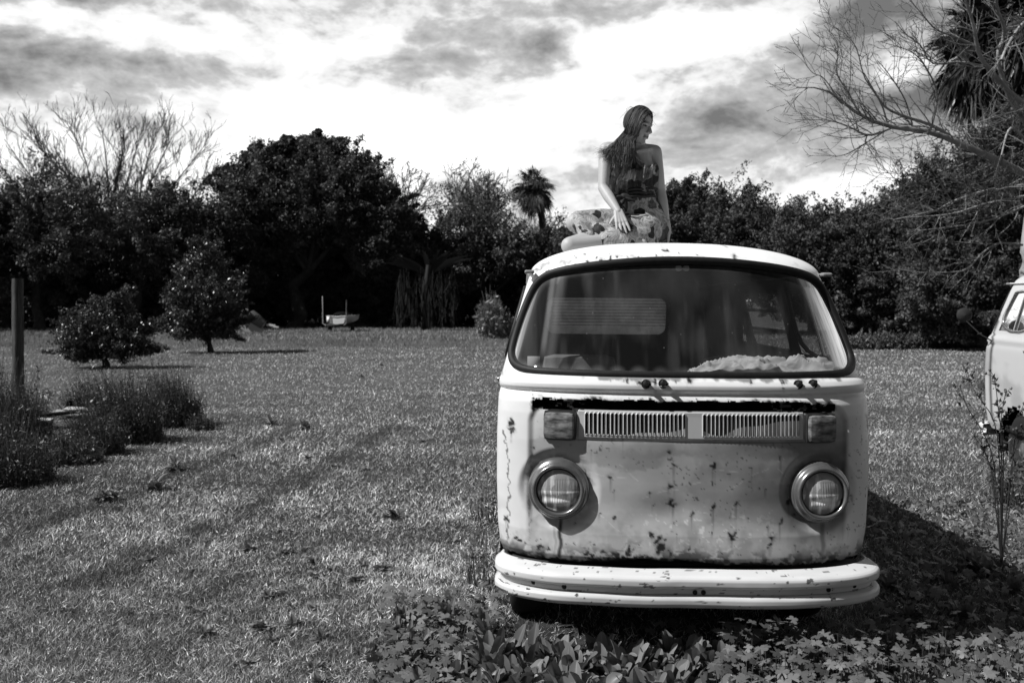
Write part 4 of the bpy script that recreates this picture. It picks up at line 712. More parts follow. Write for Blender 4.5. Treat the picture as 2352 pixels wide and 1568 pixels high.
for i, (px, py, w, h, lb) in enumerate([(2010, 800, 1.6, .55, 'low leafy weeds at the lawn edge right beside the bus windscreen'), (2110, 798, 1.4, .5, 'low leafy weeds at the foot of the stepped tree line'), (2190, 798, 1.3, .95, 'white-speckled bush under the mirror of the second bus'), (2260, 800, 1.2, 1.0, 'leafy bush between the second bus and the tree line')]):
    twig_bush('edge_shrub', lb, gb(px, py), w, h, 420, 60+i, 22, 0, tone=(.03, .12), thick=.005, blade=.09, cat='shrub')
for i, (px, py, w, h, lb) in enumerate([(2275, 895, .35, .42, 'dark weed tuft in front of the second bus body'), (2330, 1160, .30, .45, 'dark weed tuft under the front wheel arch of the second bus'), (1112, 1200, .16, .5, 'thin weeds against the left flank of the rusty bus'), (1108, 1345, .18, .36, 'weeds touching the left end of the white bumper')]):
    twig_bush('weed_tuft', lb, gb(px, py), w, h, 90 if px > 2000 else 34, 70+i, 12 if px > 2000 else 7, .05, tone=(.04, .14) if px > 2000 else (.08, .24), blade=.03, cat='weeds')
def stalk(label, base, stems, seed, bud=.010, r_=.0045):
    r = np.random.default_rng(seed); base = np.array(base, float); root = empty('flowering_weed', base); tag(root, label, 'weed'); g = G(); gl = G()
    for P in stems:
        P = curve(P, 12)-base; tube(g, P, np.linspace(r_, r_*.4, 12), 5, .05)
        for k in range(9):
            q = r.integers(3, 12); p = P[q]; d = np.array([r.normal()*.7, r.normal()*.3, 1.]); d /= np.linalg.norm(d); t = p+d*r.uniform(.03, .10); tube(g, [p, (p+t)/2+[r.normal()*.01, 0, 0], t], .0018, 3, .06)
            lathe(g, [(0, -bud), (bud*.8, -bud*.3), (bud*.9, bud*.3), (bud*.5, bud)], 7, c=t, axis=2, tone=.10 if r.uniform() < .85 else .3)
            leaves(gl, p+r.normal(size=(3, 3))*.02, .045, (.03, .10), .2, .3)
        lathe(g, [(0, -bud), (bud, 0), (bud*.6, bud)], 8, c=P[-1], axis=2, tone=.22)
    obj('stems', g, M_weed, root); obj('leaves', gl, M_weed, root)
YW = 6.1
def s6(*a): return [pt(x, y, YW) for x, y in a]
b = s6((2300, 1160))[0]; b[2] = 0
stalk('tall branching weed with buds standing in front of the second bus', b, [[b, *s6((2285, 1080), (2262, 1000), (2222, 935), (2205, 885))], [b, *s6((2295, 1050), (2280, 960), (2240, 900), (2220, 850))], [b, *s6((2300, 1020), (2292, 930), (2285, 870))], [b, *s6((2305, 1040), (2300, 960), (2310, 900))], [b, *s6((2325, 1060), (2345, 1000), (2350, 940))], [b, *s6((2330, 1100), (2352, 1070))], [b, *s6((2280, 1100), (2262, 1040), (2236, 1000))]], 5)
b = np.array(gb(70, 1000)); YW = b[1]
stalk('dead seed-headed weed stalks beside the wooden post', b, [[b, *s6((72, 930), (85, 870), (87, 850))], [b, *s6((60, 930), (55, 880), (52, 860))], [b, *s6((85, 950), (110, 920), (120, 900))], [b, *s6((80, 960), (95, 925), (98, 895))]], 6)
# ------------------------------------------------------------------ post, boards, boat, rubbish
def post():
    Y = 13.6; b = np.array([*gb(42, 690+H*F/Y)[:2], 0.]); g = G(); w = .058; z = np.linspace(-.2, 1.93, 30); r = np.random.default_rng(2); rows = []
    for zz in z: rows.append([(sx*w+.002*r.normal(), sy*w+.002*r.normal(), zz) for sx, sy in ((-1, -1), (-.3, -1.04), (.3, -1.0), (1, -1), (1, 1), (-1, 1))])
    add_grid(g, np.array(rows), closed=True); top = np.array(rows[-1]); g.add(top, [[0, 1, 2, 3]]); g.add(top[[0, 3, 4, 5]], [[0, 1, 2, 3]]); o = obj('wooden_post', g, M_wood); o.location = b; o.rotation_euler = (0, math.radians(-.6), math.radians(-42))
    tag(o, 'weathered square wooden post standing in the weeds at the left edge', 'post')
post()
for i, (x0, y0, x1, y1, hgt, wd, lb) in enumerate([(150, 938, 212, 940, .30, .09, 'pale board lying highest, half hidden by the feathery bush'), (120, 946, 235, 952, .20, .16, 'widest pale board in the weeds at the left'), (25, 962, 120, 964, .26, .07, 'thin pale board left of the widest one'), (30, 1028, 105, 1026, .12, .10, 'pale board nearest the camera in the left weeds')]):
    Y0, Y1 = (H-hgt)*F/(y0-HZ), (H-hgt)*F/(y1-HZ); a = pt(x0, y0, Y0); c = pt(x1, y1, Y1); d = c-a; L_ = np.linalg.norm(d); g = G(); box(g, (0, -wd/2, -.012), (L_, wd/2, .012), 1, bev=.004)
    o = obj('old_board', g, M_plank); o.location = a; o.rotation_euler = (math.radians(14), -math.atan2(d[2], np.hypot(d[0], d[1])), math.atan2(d[1], d[0])); tag(o, lb, 'board')
    for k in (.15, .85):
        pass
# low frame the boards rest on
fr_ = empty('timber_frame', (0, 0, 0)); tag(fr_, 'collapsed low timber frame beneath the pale boards, buried in weeds', 'timber frame')
for px, py in ((60, 975), (200, 985), (110, 1040), (160, 960), (45, 1035)):
    g = G(); x, y, _ = gb(px, py); box(g, (x-.03, y-.03, -.05), (x+.03, y+.03, .24), .35); obj('leg', g, M_wood, fr_)
g = G()
for a, c in (((45, 1000), (215, 985)),):
    x0, y0, _ = gb(*a); x1, y1, _ = gb(*c); tube(g, [(x0, y0, .22), (x1, y1, .24)], .025, 4, .4)
obj('rail', g, M_wood, fr_)
def boat():
    Y = 45.; s = Y/F; b = np.array(B(772, Y)); b[2] = float(gz(b[0], b[1])); root = empty('small_boat', b, math.radians(-12)); tag(root, 'small white boat with a dark covered motor on a trailer under the largest tree', 'boat')
    g = G(); W_, Ln = .68, 3.6; rows = []
    for q in np.linspace(0, 1, 14):
        w = W_*(1-.75*max(0, q-.35)**1.6*1.6); z0 = .55+.25*q**2; rows.append([(-w, q*Ln, 1.02+.1*q), (-w*.97, q*Ln, .98+.1*q), (-w*.80, q*Ln, z0), (0, q*Ln, z0-.06), (w*.80, q*Ln, z0), (w*.97, q*Ln, .98+.1*q), (w, q*Ln, 1.02+.1*q)])
    add_grid(g, np.array(rows), tone=.62); tr_ = np.array(rows[0]); g.add(np.concatenate([tr_, [[0, 0, 1.0]]]), [[0, 1, 7], [1, 2, 7], [2, 3, 7], [3, 4, 7], [4, 5, 7], [5, 6, 7]], .62); obj('hull', g, M_white, root)
    g = G(); tube(g, [(-W_, 0, 1.03), (0, -.02, .99), (W_, 0, 1.03)], .03, 6, .7); tube(g, [(-W_, 0, 1.03), (-W_, 1.8, 1.06)], .03, 6, .7); tube(g, [(W_, 0, 1.03), (W_, 1.8, 1.06)], .03, 6, .7); box(g, (-W_+.03, -.03, .62), (-W_+.24, -.01, .98), .8); obj('gunwale', g, M_white, root)
    g = G(); th = np.linspace(0, math.pi, 14); rows = [[(.62*math.cos(t)*k, .3+1.8*j/6, 1.0+.32*math.sin(t)*k) for t in th] for j, k in enumerate([.3, .85, 1, 1, .9, .6, .2])]; add_grid(g, np.array(rows), tone=1); obj('cover', g, M_black, root, smooth=True); root.scale = (.68, .68, .68)
    t = empty('boat_trailer', b, math.radians(-12)); t.scale = (.68, .68, .68); tag(t, 'dark trailer with two tall thin guide poles carrying the white boat', 'trailer')
    g = G(); box(g, (-.62, -.3, .38), (-.54, 3.8, .46), 1); box(g, (.54, -.3, .38), (.62, 3.8, .46), 1); box(g, (-.8, .5, .34), (.8, .6, .42), 1); box(g, (-.62, -.32, .36), (.62, -.24, .5), 1); obj('chassis', g, M_dark, t)
    for sx in (-.82, .82):
        g = G(); lathe(g, [(0, -.07), (.2, -.08), (.27, -.06), (.27, .06), (.2, .08), (0, .07)], 20, c=(sx, .9, .27), axis=0); obj('wheel', g, M_tyre, t, smooth=True)
        g = G(); tube(g, [(sx*.75, -.28, .42), (sx*1.0, -.28, .55), (sx*1.03, -.28, 2.1 if sx > 0 else 2.35)], .028, 6, .6 if sx < 0 else .25); obj('guide_pole', g, M_white, t)
boat()
def rubbish():
    Y = 44.; 
    def P(x, y): p = pt(x, y, Y); return p
    c = P(566, 720)+np.array([0, -.5, 0]); g = G(); box(g, (-.26, -.15, -.14), (.26, .2, .14), .75, bev=.04); box(g, (-.20, -.17, -.11), (.12, -.155, .0), .1); o = obj('discarded_canister', g, M_white); o.location = c; o.rotation_euler = (0, math.radians(-25), .2); tag(o, 'bright white canister on top of the rubbish pile beside the citrus tree', 'canister')
    g = G(); lathe(g, [(.30, -.4), (.36, -.36), (.38, 0), (.36, .36), (.30, .4), (.0, .4)], 20, axis=0, tone=.07); o = obj('discarded_drum', g, M_white, smooth=True); o.location = P(585, 736)-np.array([0, .0, .05]); o.rotation_euler = (0, math.radians(40), .1); tag(o, 'grey drum lying in the rubbish pile beneath the white canister', 'drum')
    g = G(); box(g, (-.75, -.02, -.22), (.75, .03, .22), .30, bev=.01); o = obj('leaning_panel', g, M_white); o.location = P(572, 748)+np.array([0, -.45, 0]); o.rotation_euler = (math.radians(-15), math.radians(30), 0); tag(o, 'grey panel leaning on the front of the rubbish pile', 'panel')
    for x, y, w, h, lb in ((606, 741, .035, .14, 'small upright white pipe stub right of the rubbish pile'), (622, 747, .20, .05, 'white scrap lying farthest right of the rubbish pile but one'), (634, 751, .12, .035, 'farthest right white scrap on the grass by the rubbish pile')):
        g = G(); box(g, (-w, -.03, -h), (w, .03, h), .7, bev=.01); o = obj('white_scrap', g, M_white); o.location = P(x, y); o.rotation_euler = (0, math.radians(6), 0); tag(o, lb, 'scrap')
rubbish()
def shed():
    x0 = pt(1262, 547, 66); x1 = pt(1330, 547, 66); g = G(); z = x0[2]; g.add([(x0[0], 66, z), (x1[0]+2, 66, z), (x1[0]+2, 69, z+.5), (x0[0], 69, z+.5)], [[0, 1, 2, 3]], .6); box(g, (x0[0], 65.96, z-.10), (x1[0]+2, 66, z+.02), .7)
    r = empty('distant_building', (0, 0, 0)); tag(r, 'distant building whose pale roof edge shows left of the person', 'building'); obj('roof', g, M_white, r); g = G(); box(g, (x0[0]+.3, 66.1, 0), (x1[0]+1.8, 71, z-.1), .3); obj('wall', g, M_white, r)
shed()
# ------------------------------------------------------------------ lawn blades
def lawn():
    g = G(); n = 820000; py = 797+ (1800-797)*rng.uniform(0, 1, n)**1.05; px = rng.uniform(-420, 2800, n); Y = ground_y(py); X = (px-CX)/F*Y
    # a strip of unmown grass on the bank
    m = 60000; Y2 = rng.uniform(34.5, 50, m); X2 = rng.uniform(-28, 22, m); X = np.concatenate([X, X2]); Y = np.concatenate([Y, Y2]); n += m; tall = np.concatenate([np.zeros(n-m), np.ones(m)])
    under = (np.abs(X-.78-.012*(Y-4.3)) < .80) & (Y > 4.3) & (Y < 8.6); k = ~under | (rng.uniform(0, 1, n) < .2); X, Y, tall = X[k], Y[k], tall[k]; n = len(X)
    Z = gz(X, Y); d = Y; sc = np.clip(d/5.0, 1, 7); patch = fbm(X*.7, Y*.7, 201, 4); fine = fbm(X*3.5, Y*3.5, 202, 3); mow = fbm(X*.25+5, Y*1.3, 204, 3)
    ht = (.014+.016*patch+.012*fine)*sc**.22*rng.uniform(.5, 1.4, n); ht *= np.where(tall > 0, 2.2, 1); rt = sstep(1.2, 2.4, X)*sstep(8.5, 6.0, Y); ht *= 1+.6*rt
    fl = rng.uniform(0, 1, n) < .30*(tall < 1); ht = np.where(fl, ht*.35, ht); w = .0019*sc**.98*rng.uniform(.6, 1.4, n)*(1+1.2*rt); a = rng.uniform(0, 6.283, n); lean = rng.uniform(.1, 1.6, n)*ht*np.where(tall > 0, .35, 1); lean = np.where(fl, rng.uniform(.010, .036, n)*sc**.3, lean); la = rng.uniform(0, 6.283, n)
    base = np.stack([X, Y, Z-.006+fl*ht*rng.uniform(.3, 2.2, n)], -1); side = np.stack([np.cos(a), np.sin(a), 0*a], -1)*w[:, None]; tip = base+np.stack([np.cos(la)*lean, np.sin(la)*lean, ht], -1)
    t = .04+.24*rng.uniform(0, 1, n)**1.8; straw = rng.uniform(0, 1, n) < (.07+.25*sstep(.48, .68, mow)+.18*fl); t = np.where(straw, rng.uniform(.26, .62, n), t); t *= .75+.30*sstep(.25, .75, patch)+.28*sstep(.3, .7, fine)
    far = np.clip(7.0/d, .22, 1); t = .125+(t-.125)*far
    # two worn wheel tracks curving through the lawn
    TR = np.array([(-2.45, 5.8), (-2.25, 6.6), (-2.07, 7.55), (-1.87, 9.46), (-1.62, 11.5), (-1.55, 13.0)]); dd = np.full(n, 9.0)
    for i in range(len(TR)-1):
        a_, b_ = TR[i], TR[i+1]; ab = b_-a_; q = np.clip(((X-a_[0])*ab[0]+(Y-a_[1])*ab[1])/(ab@ab), 0, 1); dd = np.minimum(dd, np.hypot(X-a_[0]-q*ab[0], Y-a_[1]-q*ab[1]))
    for i in range(len(TR)-1):
        a_, b_ = TR[i]-[1.25, 0], TR[i+1]-[1.25, 0]; ab = b_-a_; q = np.clip(((X-a_[0])*ab[0]+(Y-a_[1])*ab[1])/(ab@ab), 0, 1); dd = np.minimum(dd, np.hypot(X-a_[0]-q*ab[0], Y-a_[1]-q*ab[1]))
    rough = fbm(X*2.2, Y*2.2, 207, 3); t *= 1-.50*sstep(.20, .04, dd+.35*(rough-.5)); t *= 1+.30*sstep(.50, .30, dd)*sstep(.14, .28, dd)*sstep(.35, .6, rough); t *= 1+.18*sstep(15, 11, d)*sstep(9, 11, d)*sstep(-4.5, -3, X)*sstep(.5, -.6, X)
    clump = fbm(X*9, Y*9, 209, 2); t *= 1.78*(1+.75*sstep(8, 22, d))*(.78+.44*sstep(.3, .7, clump)); t *= .72+.28*sstep(-9, -1.5, X*14/np.maximum(Y, 8)); band = sstep(.5, .62, mow); t *= 1+.08*band; t = np.where(tall > 0, t*.62, t)  # blades darker toward the left, cloud shade and vignette painted into tone
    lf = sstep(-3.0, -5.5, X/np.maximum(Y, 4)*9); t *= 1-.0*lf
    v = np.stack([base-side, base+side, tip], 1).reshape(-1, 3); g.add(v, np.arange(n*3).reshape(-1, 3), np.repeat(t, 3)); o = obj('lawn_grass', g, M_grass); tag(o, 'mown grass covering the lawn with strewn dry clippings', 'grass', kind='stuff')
lawn()
# ------------------------------------------------------------------ broad weeds in the foreground
def leafblade(L_, W_, curl, r, nseg=7, tone=.16, wav=.12, cols=(-1, -.5, 0, .5, 1)):
    s = (1-np.cos(np.pi*np.linspace(0, 1, nseg)))/2 if nseg > 10 else np.linspace(0, 1, nseg); wd = W_*np.sin(np.pi*np.clip(s, 0, 1)**1.25)**.55*.5+.0025; ang = .15+curl*s; x = np.concatenate([[0], np.cumsum(np.sin(ang[1:])*np.diff(s))])*L_; z = np.concatenate([[0], np.cumsum(np.cos(ang[1:])*np.diff(s))])*L_
    P = np.zeros((nseg, len(cols), 3)); ph_ = r.uniform(0, 6)
    for j, u in enumerate(cols):
        P[:, j, 0] = x+abs(u)*wd*.0; P[:, j, 1] = u*wd; P[:, j, 2] = z+abs(u)**1.5*wd*.22+wav*wd*np.sin(s*11+np.sign(u)*2+ph_)*abs(u)**1.5; P[:, j, 0] -= abs(u)*wd*.35
    tn = np.full((nseg, len(cols)), tone); tn[:, len(cols)//2] *= 1.4; return P, tn
def rot(P, az, pos): c, s = math.cos(az), math.sin(az); Q = P.copy(); Q[..., 0] = P[..., 0]*c-P[..., 1]*s; Q[..., 1] = P[..., 0]*s+P[..., 1]*c; return Q+np.array(pos)
def dock(seed, nl, L_):
    r = np.random.default_rng(seed); g = G()
    for k in range(nl):
        P, tn = leafblade(L_*r.uniform(.5, 1.15), L_*r.uniform(.28, .42), r.uniform(.2, 1.9), r, 13, tone=r.uniform(.07, .20), wav=.30, cols=(-1, -.8, -.55, -.25, 0, .25, .55, .8, 1)); P, tn = P, tn
        az = r.uniform(0, 6.28); st = r.uniform(.0, .05); base = np.array([math.cos(az)*.02, math.sin(az)*.02, st*.6]); add_grid(g, rot(P, az, base), tone=tn); tube(g, [(0, 0, 0), base+[0, 0, .01]], .003, 4, .12)
    return g
def palmate(g, pos, R, r, tone):
    az0 = r.uniform(0, 6.28); tx, ty = r.normal(size=2)*.35; V = [(0, 0, 0)]; nl = 5
    nrm = np.array([tx, ty-.25, 1.]); nrm /= np.linalg.norm(nrm); a1 = np.cross(nrm, [1, 0, .1]); a1 /= np.linalg.norm(a1); a2 = np.cross(nrm, a1)
    K = 44; ths = np.linspace(-2.6, 2.6, K)+az0; q = np.linspace(-2.6, 2.6, K); lob = np.abs(np.cos(q*nl/2/1.04)); rad = R*(.30+.70*lob**.42)*(1+.13*np.sin(q*23)); ring = np.array(pos)+np.outer(rad*np.cos(ths), a1)+np.outer(rad*np.sin(ths), a2)+np.outer((rad/R)**2*R*-.12, nrm)
    v = np.concatenate([[pos], ring]); g.add(v, [[0, i, i+1] for i in range(1, K)], tone)
docks = [dock(300+i, 24, .145) for i in range(5)]; dm = [d.mesh('dock_weed', True) for d in docks]; first = True
r_ = np.random.default_rng(77); D_LAB = ['broad-leaved dock weed standing among its like in front of the white bumper']
spots = []
for k in range(210):
    px = r_.uniform(940, 1700) if k < 130 else r_.uniform(1100, 1680); Y = r_.uniform(3.35, 4.25) if k < 200 else r_.uniform(4.2, 4.35); spots.append(((px-CX)/F*Y, Y))
for k in range(24):
    px = r_.uniform(900, 1180); Y = r_.uniform(4.2, 5.2); spots.append(((px-CX)/F*Y, Y))
for k in range(8):
    px = r_.uniform(2000, 2400); Y = r_.uniform(4.6, 6.2); spots.append(((px-CX)/F*Y, Y))
for i, (x, y) in enumerate(spots):
    o = bpy.data.objects.new('dock_weed', dm[i % 5]); COL.objects.link(o)
    if i < 5: dm[i].materials.append(M_weed)
    hh = (1.05 if 3.6 < y < 4.3 else .9)*r_.uniform(.6, 1.15)*(.75 if x < -.1 else 1.0)
    if y < 3.6: hh *= .8
    o.location = (x, y, 0.0); o.rotation_euler = (r_.normal()*.1, r_.normal()*.1, r_.uniform(0, 6.28)); o.scale = (hh, hh, hh*1.15)
    tag(o, 'broad-leaved dock weed standing among its like on the ground in front of the rusty bus', 'weed', 'dock weeds in front of the bus')
for i in range(64):
    o = bpy.data.objects.new('lawn_weed', dm[i % 5]); COL.objects.link(o); px, py = (r_.uniform(430, 1120), r_.uniform(1240, 1640)) if i < 44 else (r_.uniform(150, 1000), r_.uniform(1000, 1500)); x, y, _ = gb(px, py); sc_ = r_.uniform(.22, .45)
    o.location = (x, y, float(gz(x, y))-.01); o.rotation_euler = (0, 0, r_.uniform(0, 6.28)); o.scale = (sc_*1.3, sc_*1.3, sc_*.8); tag(o, 'small low broad-leaved weed scattered in the mown grass of the near lawn', 'weed', 'small weeds in the lawn')
def cover():
    g = G(); r = np.random.default_rng(9); C = []
    for k in range(1500):
        px = r.uniform(1640, 2560); Y = r.uniform(3.4, 4.42)
        if px > 2020 and r.uniform() < .72: continue
        C.append(((px-CX)/F*Y, Y, r.uniform(.10, .235)))
    for k in range(520): px = r.uniform(880, 1640) if k < 330 else r.uniform(880, 1120); Y = r.uniform(3.5, 4.4); C.append(((px-CX)/F*Y, Y, r.uniform(.04, .14)))
    for k in range(200): px = r.uniform(880, 1150); Y = r.uniform(4.3, 5.4); C.append(((px-CX)/F*Y, Y, r.uniform(.04, .12)))
    for k in range(900): px = r.uniform(1990, 2750); Y = r.uniform(4.4, 7.2); C.append(((px-CX)/F*Y, Y, r.uniform(.03, .10)))
    for k in range(30): px = r.uniform(1300, 1990); Y = r.uniform(4.4, 5.0); C.append(((px-CX)/F*Y, Y, r.uniform(.04, .15)))
    for x, y, z in C:
        t = r.uniform(.06, .17); palmate(g, (x, y, z), r.uniform(.019, .038), r, t); tube(g, [(x+r.normal()*.02, y+r.normal()*.02, 0), (x, y, z)], .0016, 3, .10, caps=False)
    # narrow young leaves filling the floor
    n = 16000; px = r.uniform(850, 2700, n); Y = r.uniform(3.3, 4.6, n); k = (Y < 4.3) | (px < 1130) | (px > 2000); px = px[k]; Y = Y[k]; n = len(px); X = (px-CX)/F*Y; z = r.uniform(.0, .10, n); leaves(g, np.stack([X, Y, z], -1), .045, (.06, .16), .3, .5)
    n = 9000; px = r.uniform(1990, 2900, n); Y = 4.4+3.6*r.uniform(0, 1, n); X = (px-CX)/F*Y; leaves(g, np.stack([X, Y, r.uniform(0, .06, n)], -1), .045, (.07, .17), .3, .5)
    o = obj('ground_cover', g, M_weed); tag(o, 'ground cover of lobed wild geranium leaves around the bus', 'ground cover', kind='stuff')
cover()
for i, (px, py, lb) in enumerate([(620, 975, 'dark tuft of coarse weeds on the lawn, upper of the lawn tufts'), (700, 985, 'dug-up clump of weeds right of the upper lawn tuft'), (245, 1150, 'broad-leaved weed tuft at the lower left of the lawn'), (350, 1125, 'weed tuft with pale leaves right of the lower left one'), (875, 840, 'small dark clod on the far lawn nearest the bus'), (830, 866, 'small dark clod on the far lawn, left and nearer of the two'), (400, 1080, 'thin weed tuft between the two rows of lawn tufts'), (900, 1190, 'leafy weed on the lawn left of the rusty bus')]):
    x, y, _ = gb(px, py); g = G(); r = np.random.default_rng(90+i); sz = .17 if py > 900 else .12
    for k in range(46):
        P, tn = leafblade(sz*r.uniform(.3, 1.0), sz*(r.uniform(.03, .09) if r.uniform() < .7 else r.uniform(.2, .4)), r.uniform(.6, 2.6), r, 6, tone=r.uniform(.05, .24)); az = r.uniform(0, 6.28); rr = sz*r.uniform(0, .35); add_grid(g, rot(P, az, (math.cos(az*3)*rr*1.4, math.sin(az*3)*rr, 0)), tone=tn)
    o = obj('weed_tuft', g, M_weed); o.location = (x, y, float(gz(x, y))); tag(o, lb, 'weeds')
# ------------------------------------------------------------------ the person
def cap(g, a, ra, b, rb, n=14, sx=None):
    a = np.array(a, float); b = np.array(b, float); T = b-a; Ln = max(np.linalg.norm(T), 1e-4); T /= Ln; A = np.cross(T, [.1, .9, .3]); A /= np.linalg.norm(A); Bv = np.cross(T, A); P = []; R = []
    for k in np.linspace(-math.pi/2, 0, 6)[:]: P.append(a+T*ra*math.sin(k)); R.append(max(ra*math.cos(k), 1e-4))
    for k in np.linspace(0, math.pi/2, 6)[:]: P.append(b+T*rb*math.sin(k)); R.append(max(rb*math.cos(k), 1e-4))
    P, R = np.array(P), np.array(R); th = np.arange(n)/n*2*math.pi; Q = P[:, None]+R[:, None, None]*(A*np.cos(th)[:, None]+Bv*np.sin(th)[:, None])[None]; add_grid(g, Q, closed=True)
def ell(g, c, r, M=None, n=20):
    ph = np.linspace(-math.pi/2, math.pi/2, n); th = np.arange(2*n)/(2*n)*2*math.pi; Q = np.zeros((n, 2*n, 3)); cp_ = np.maximum(np.cos(ph), 1e-4)
    Q[..., 0] = cp_[:, None]*np.cos(th)*r[0]; Q[..., 1] = cp_[:, None]*np.sin(th)*r[1]; Q[..., 2] = np.sin(ph)[:, None]*r[2]
    if M is not None: Q = Q@np.array(M).T
    add_grid(g, Q+np.array(c), closed=True)
def fuse(g, name, vox, smooth=6, fac=.5):
    me = g.mesh(name); o = bpy.data.objects.new(name, me); COL.objects.link(o); m = o.modifiers.new('r', 'REMESH'); m.mode = 'VOXEL'; m.voxel_size = vox; m.use_smooth_shade = True
    if smooth: s = o.modifiers.new('s', 'SMOOTH'); s.iterations = smooth; s.factor = fac
    dg = bpy.context.evaluated_depsgraph_get(); me2 = bpy.data.meshes.new_from_object(o.evaluated_get(dg)); bpy.data.objects.remove(o); me2.name = name
    me2.polygons.foreach_set('use_smooth', np.ones(len(me2.polygons), bool)); return me2
def settone(me, fn):
    n = len(me.vertices); co = np.zeros(n*3); me.vertices.foreach_get('co', co); co = co.reshape(-1, 3); at = me.attributes.new('tone', 'FLOAT', 'POINT'); at.data.foreach_set('value', np.asarray(fn(co), np.float32)); return co
def normals(me):
    n = len(me.vertices); a = np.zeros(n*3, np.float32); me.vertices.foreach_get('normal', a); return a.reshape(-1, 3).astype(float)
def W(px, py, Y): return pt(px, py, Y)
SEAT = W(1462, 560, 5.86); PB_ = np.array([SEAT[0], SEAT[1], 1.925])
M_skin = mat('skin', 1.0, .5, .35, bump=(60, .08, .002)); M_hair = mat('hair', 1.0, .6, .2); M_sash = mat('sash', .025, .7, .2)
def person():
    root = empty('person', PB_); tag(root, 'long-haired woman in a floral dress sitting on the bus roof, head turned right', 'person')
    def rel(me_or_g):
        if isinstance(me_or_g, G):
            for a in me_or_g.v: a -= PB_
        return me_or_g
    g = G()
    pel = W(1468, 528, 5.90); wai = W(1455, 446, 5.88); che = W(1449, 392, 5.87); shc = W(1447, 346, 5.87); nb = W(1463, 342, 5.88); hb = W(1466, 320, 5.87)
    for s in (-1, 1):
        o_ = np.array([s*.055, 0, 0]); cap(g, pel+o_*1.1, .105, wai+o_*.45, .078); cap(g, wai+o_*.45, .078, che+o_, .088); cap(g, che+o_, .088, shc+o_*1.2+[0, 0, -.02], .055)
    def roofz(p): q = min(abs(p[0]-.80)/.708, .99); return 1.755+.175*math.sqrt(1-q*q)
    sl, sr = W(1391, 343, 5.84), W(1504, 349, 5.90)
    cap(g, shc+[0, 0, .0], .050, sl+[.01, 0, .005], .040); cap(g, shc+[0, 0, .0], .050, sr+[-.01, 0, .005], .040)
    cap(g, shc+[.0, .01, .0], .058, nb+[0, 0, .02], .046); cap(g, nb, .046, hb, .043)
    # collar bones
    cap(g, W(1450, 348, 5.80), .010, W(1400, 336, 5.80), .010); cap(g, W(1462, 348, 5.81), .010, W(1496, 341, 5.84), .010)
    # arms
    el_, wl = W(1385.5, 432, 5.76), W(1420, 486, 5.62); cap(g, sl, .041, (sl+el_)/2, .037); cap(g, (sl+el_)/2, .037, el_, .030); m_ = el_*.62+wl*.38; cap(g, el_, .031, m_, .033); cap(g, m_, .033, wl, .021)
    er, wr = W(1516.5, 438, 5.92), W(1530, 510, 5.86); cap(g, sr, .042, (sr+er)/2, .038); cap(g, (sr+er)/2, .038, er, .031); m_ = er*.6+wr*.4; cap(g, er, .032, m_, .033); cap(g, m_, .033, wr, .022)
    # legs: both folded to the left of the picture, one over the other
    hipL, hipR = W(1440, 528, 5.86), W(1476, 532, 5.84)
    k1 = W(1309, 564, 5.52); k1[2] = roofz(k1)+.050; cap(g, hipR, .092, (hipR+k1)/2+[0, 0, .005], .075); cap(g, (hipR+k1)/2, .075, k1, .050)
    a1 = W(1432, 566, 5.62); a1[2] = roofz(a1)+.045; cap(g, k1, .049, k1*.6+a1*.4, .047); cap(g, k1*.6+a1*.4, .047, a1, .034)
    k2 = W(1322, 512, 5.74); cap(g, hipL, .092, (hipL+k2)/2, .078); cap(g, (hipL+k2)/2, .078, k2, .056)
    a2 = W(1415, 556, 5.70); a2[2] = roofz(a2)+.065; cap(g, k2, .054, k2*.62+a2*.38, .052); cap(g, k2*.62+a2*.38, .052, a2, .034)
    cap(g, a1, .03, a1+[.11, -.01, -.015], .022); cap(g, a2, .03, a2+[.11, .02, -.02], .022)
    me = fuse(rel(g), 'body', .0060, 5)
    # head, turned to the right of the picture and a little down
    fd = np.array([.70, -.68, -.26]); fd /= np.linalg.norm(fd); upv = np.array([.06, .05, 1.]); upv -= fd*upv.dot(fd); upv /= np.linalg.norm(upv); sd = np.cross(fd, upv)   # sd: toward her right side... across the face
    Mh = np.stack([sd, fd, upv], 1); hc = W(1466, 289, 5.86)
    def hp(x, y, z): return hc+Mh@np.array([x, y, z])
    g = G(); ell(g, hp(0, -.012, .022), (.068, .088, .088), Mh); ell(g, hp(0, .030, -.030), (.052, .052, .062), Mh)
    cap(g, hp(0, .062, -.088), .017, hp(0, .055, -.080), .022); cap(g, hp(-.036, .02, -.066), .022, hp(0, .056, -.084), .020); cap(g, hp(.036, .02, -.066), .022, hp(0, .056, -.084), .020)
    cap(g, hp(0, .078, .010), .0085, hp(0, .101, -.024), .0095); cap(g, hp(-.010, .088, -.029), .0075, hp(.010, .088, -.029), .0075)
    cap(g, hp(-.030, .066, .020), .011, hp(-.010, .074, .018), .010); cap(g, hp(.030, .066, .020), .011, hp(.010, .074, .018), .010)
    cap(g, hp(-.030, .052, -.022), .018, hp(-.034, .045, -.03), .018); cap(g, hp(.030, .052, -.022), .018, hp(.034, .045, -.03), .018)
    cap(g, hp(-.015, .078, -.0500), .0058, hp(.015, .078, -.0500), .0058); cap(g, hp(-.011, .079, -.0605), .0068, hp(.011, .079, -.0605), .0068); cap(g, hb-[.0, 0, .01], .043, hp(0, -.02, -.05), .046)
    for s in (-1, 1): ell(g, hp(s*.068, -.010, -.002), (.010, .018, .030), Mh, 10)
    hm = fuse(rel(g), 'head', .0032, 3)
    # hands: palm and five fingers each
    g = G()
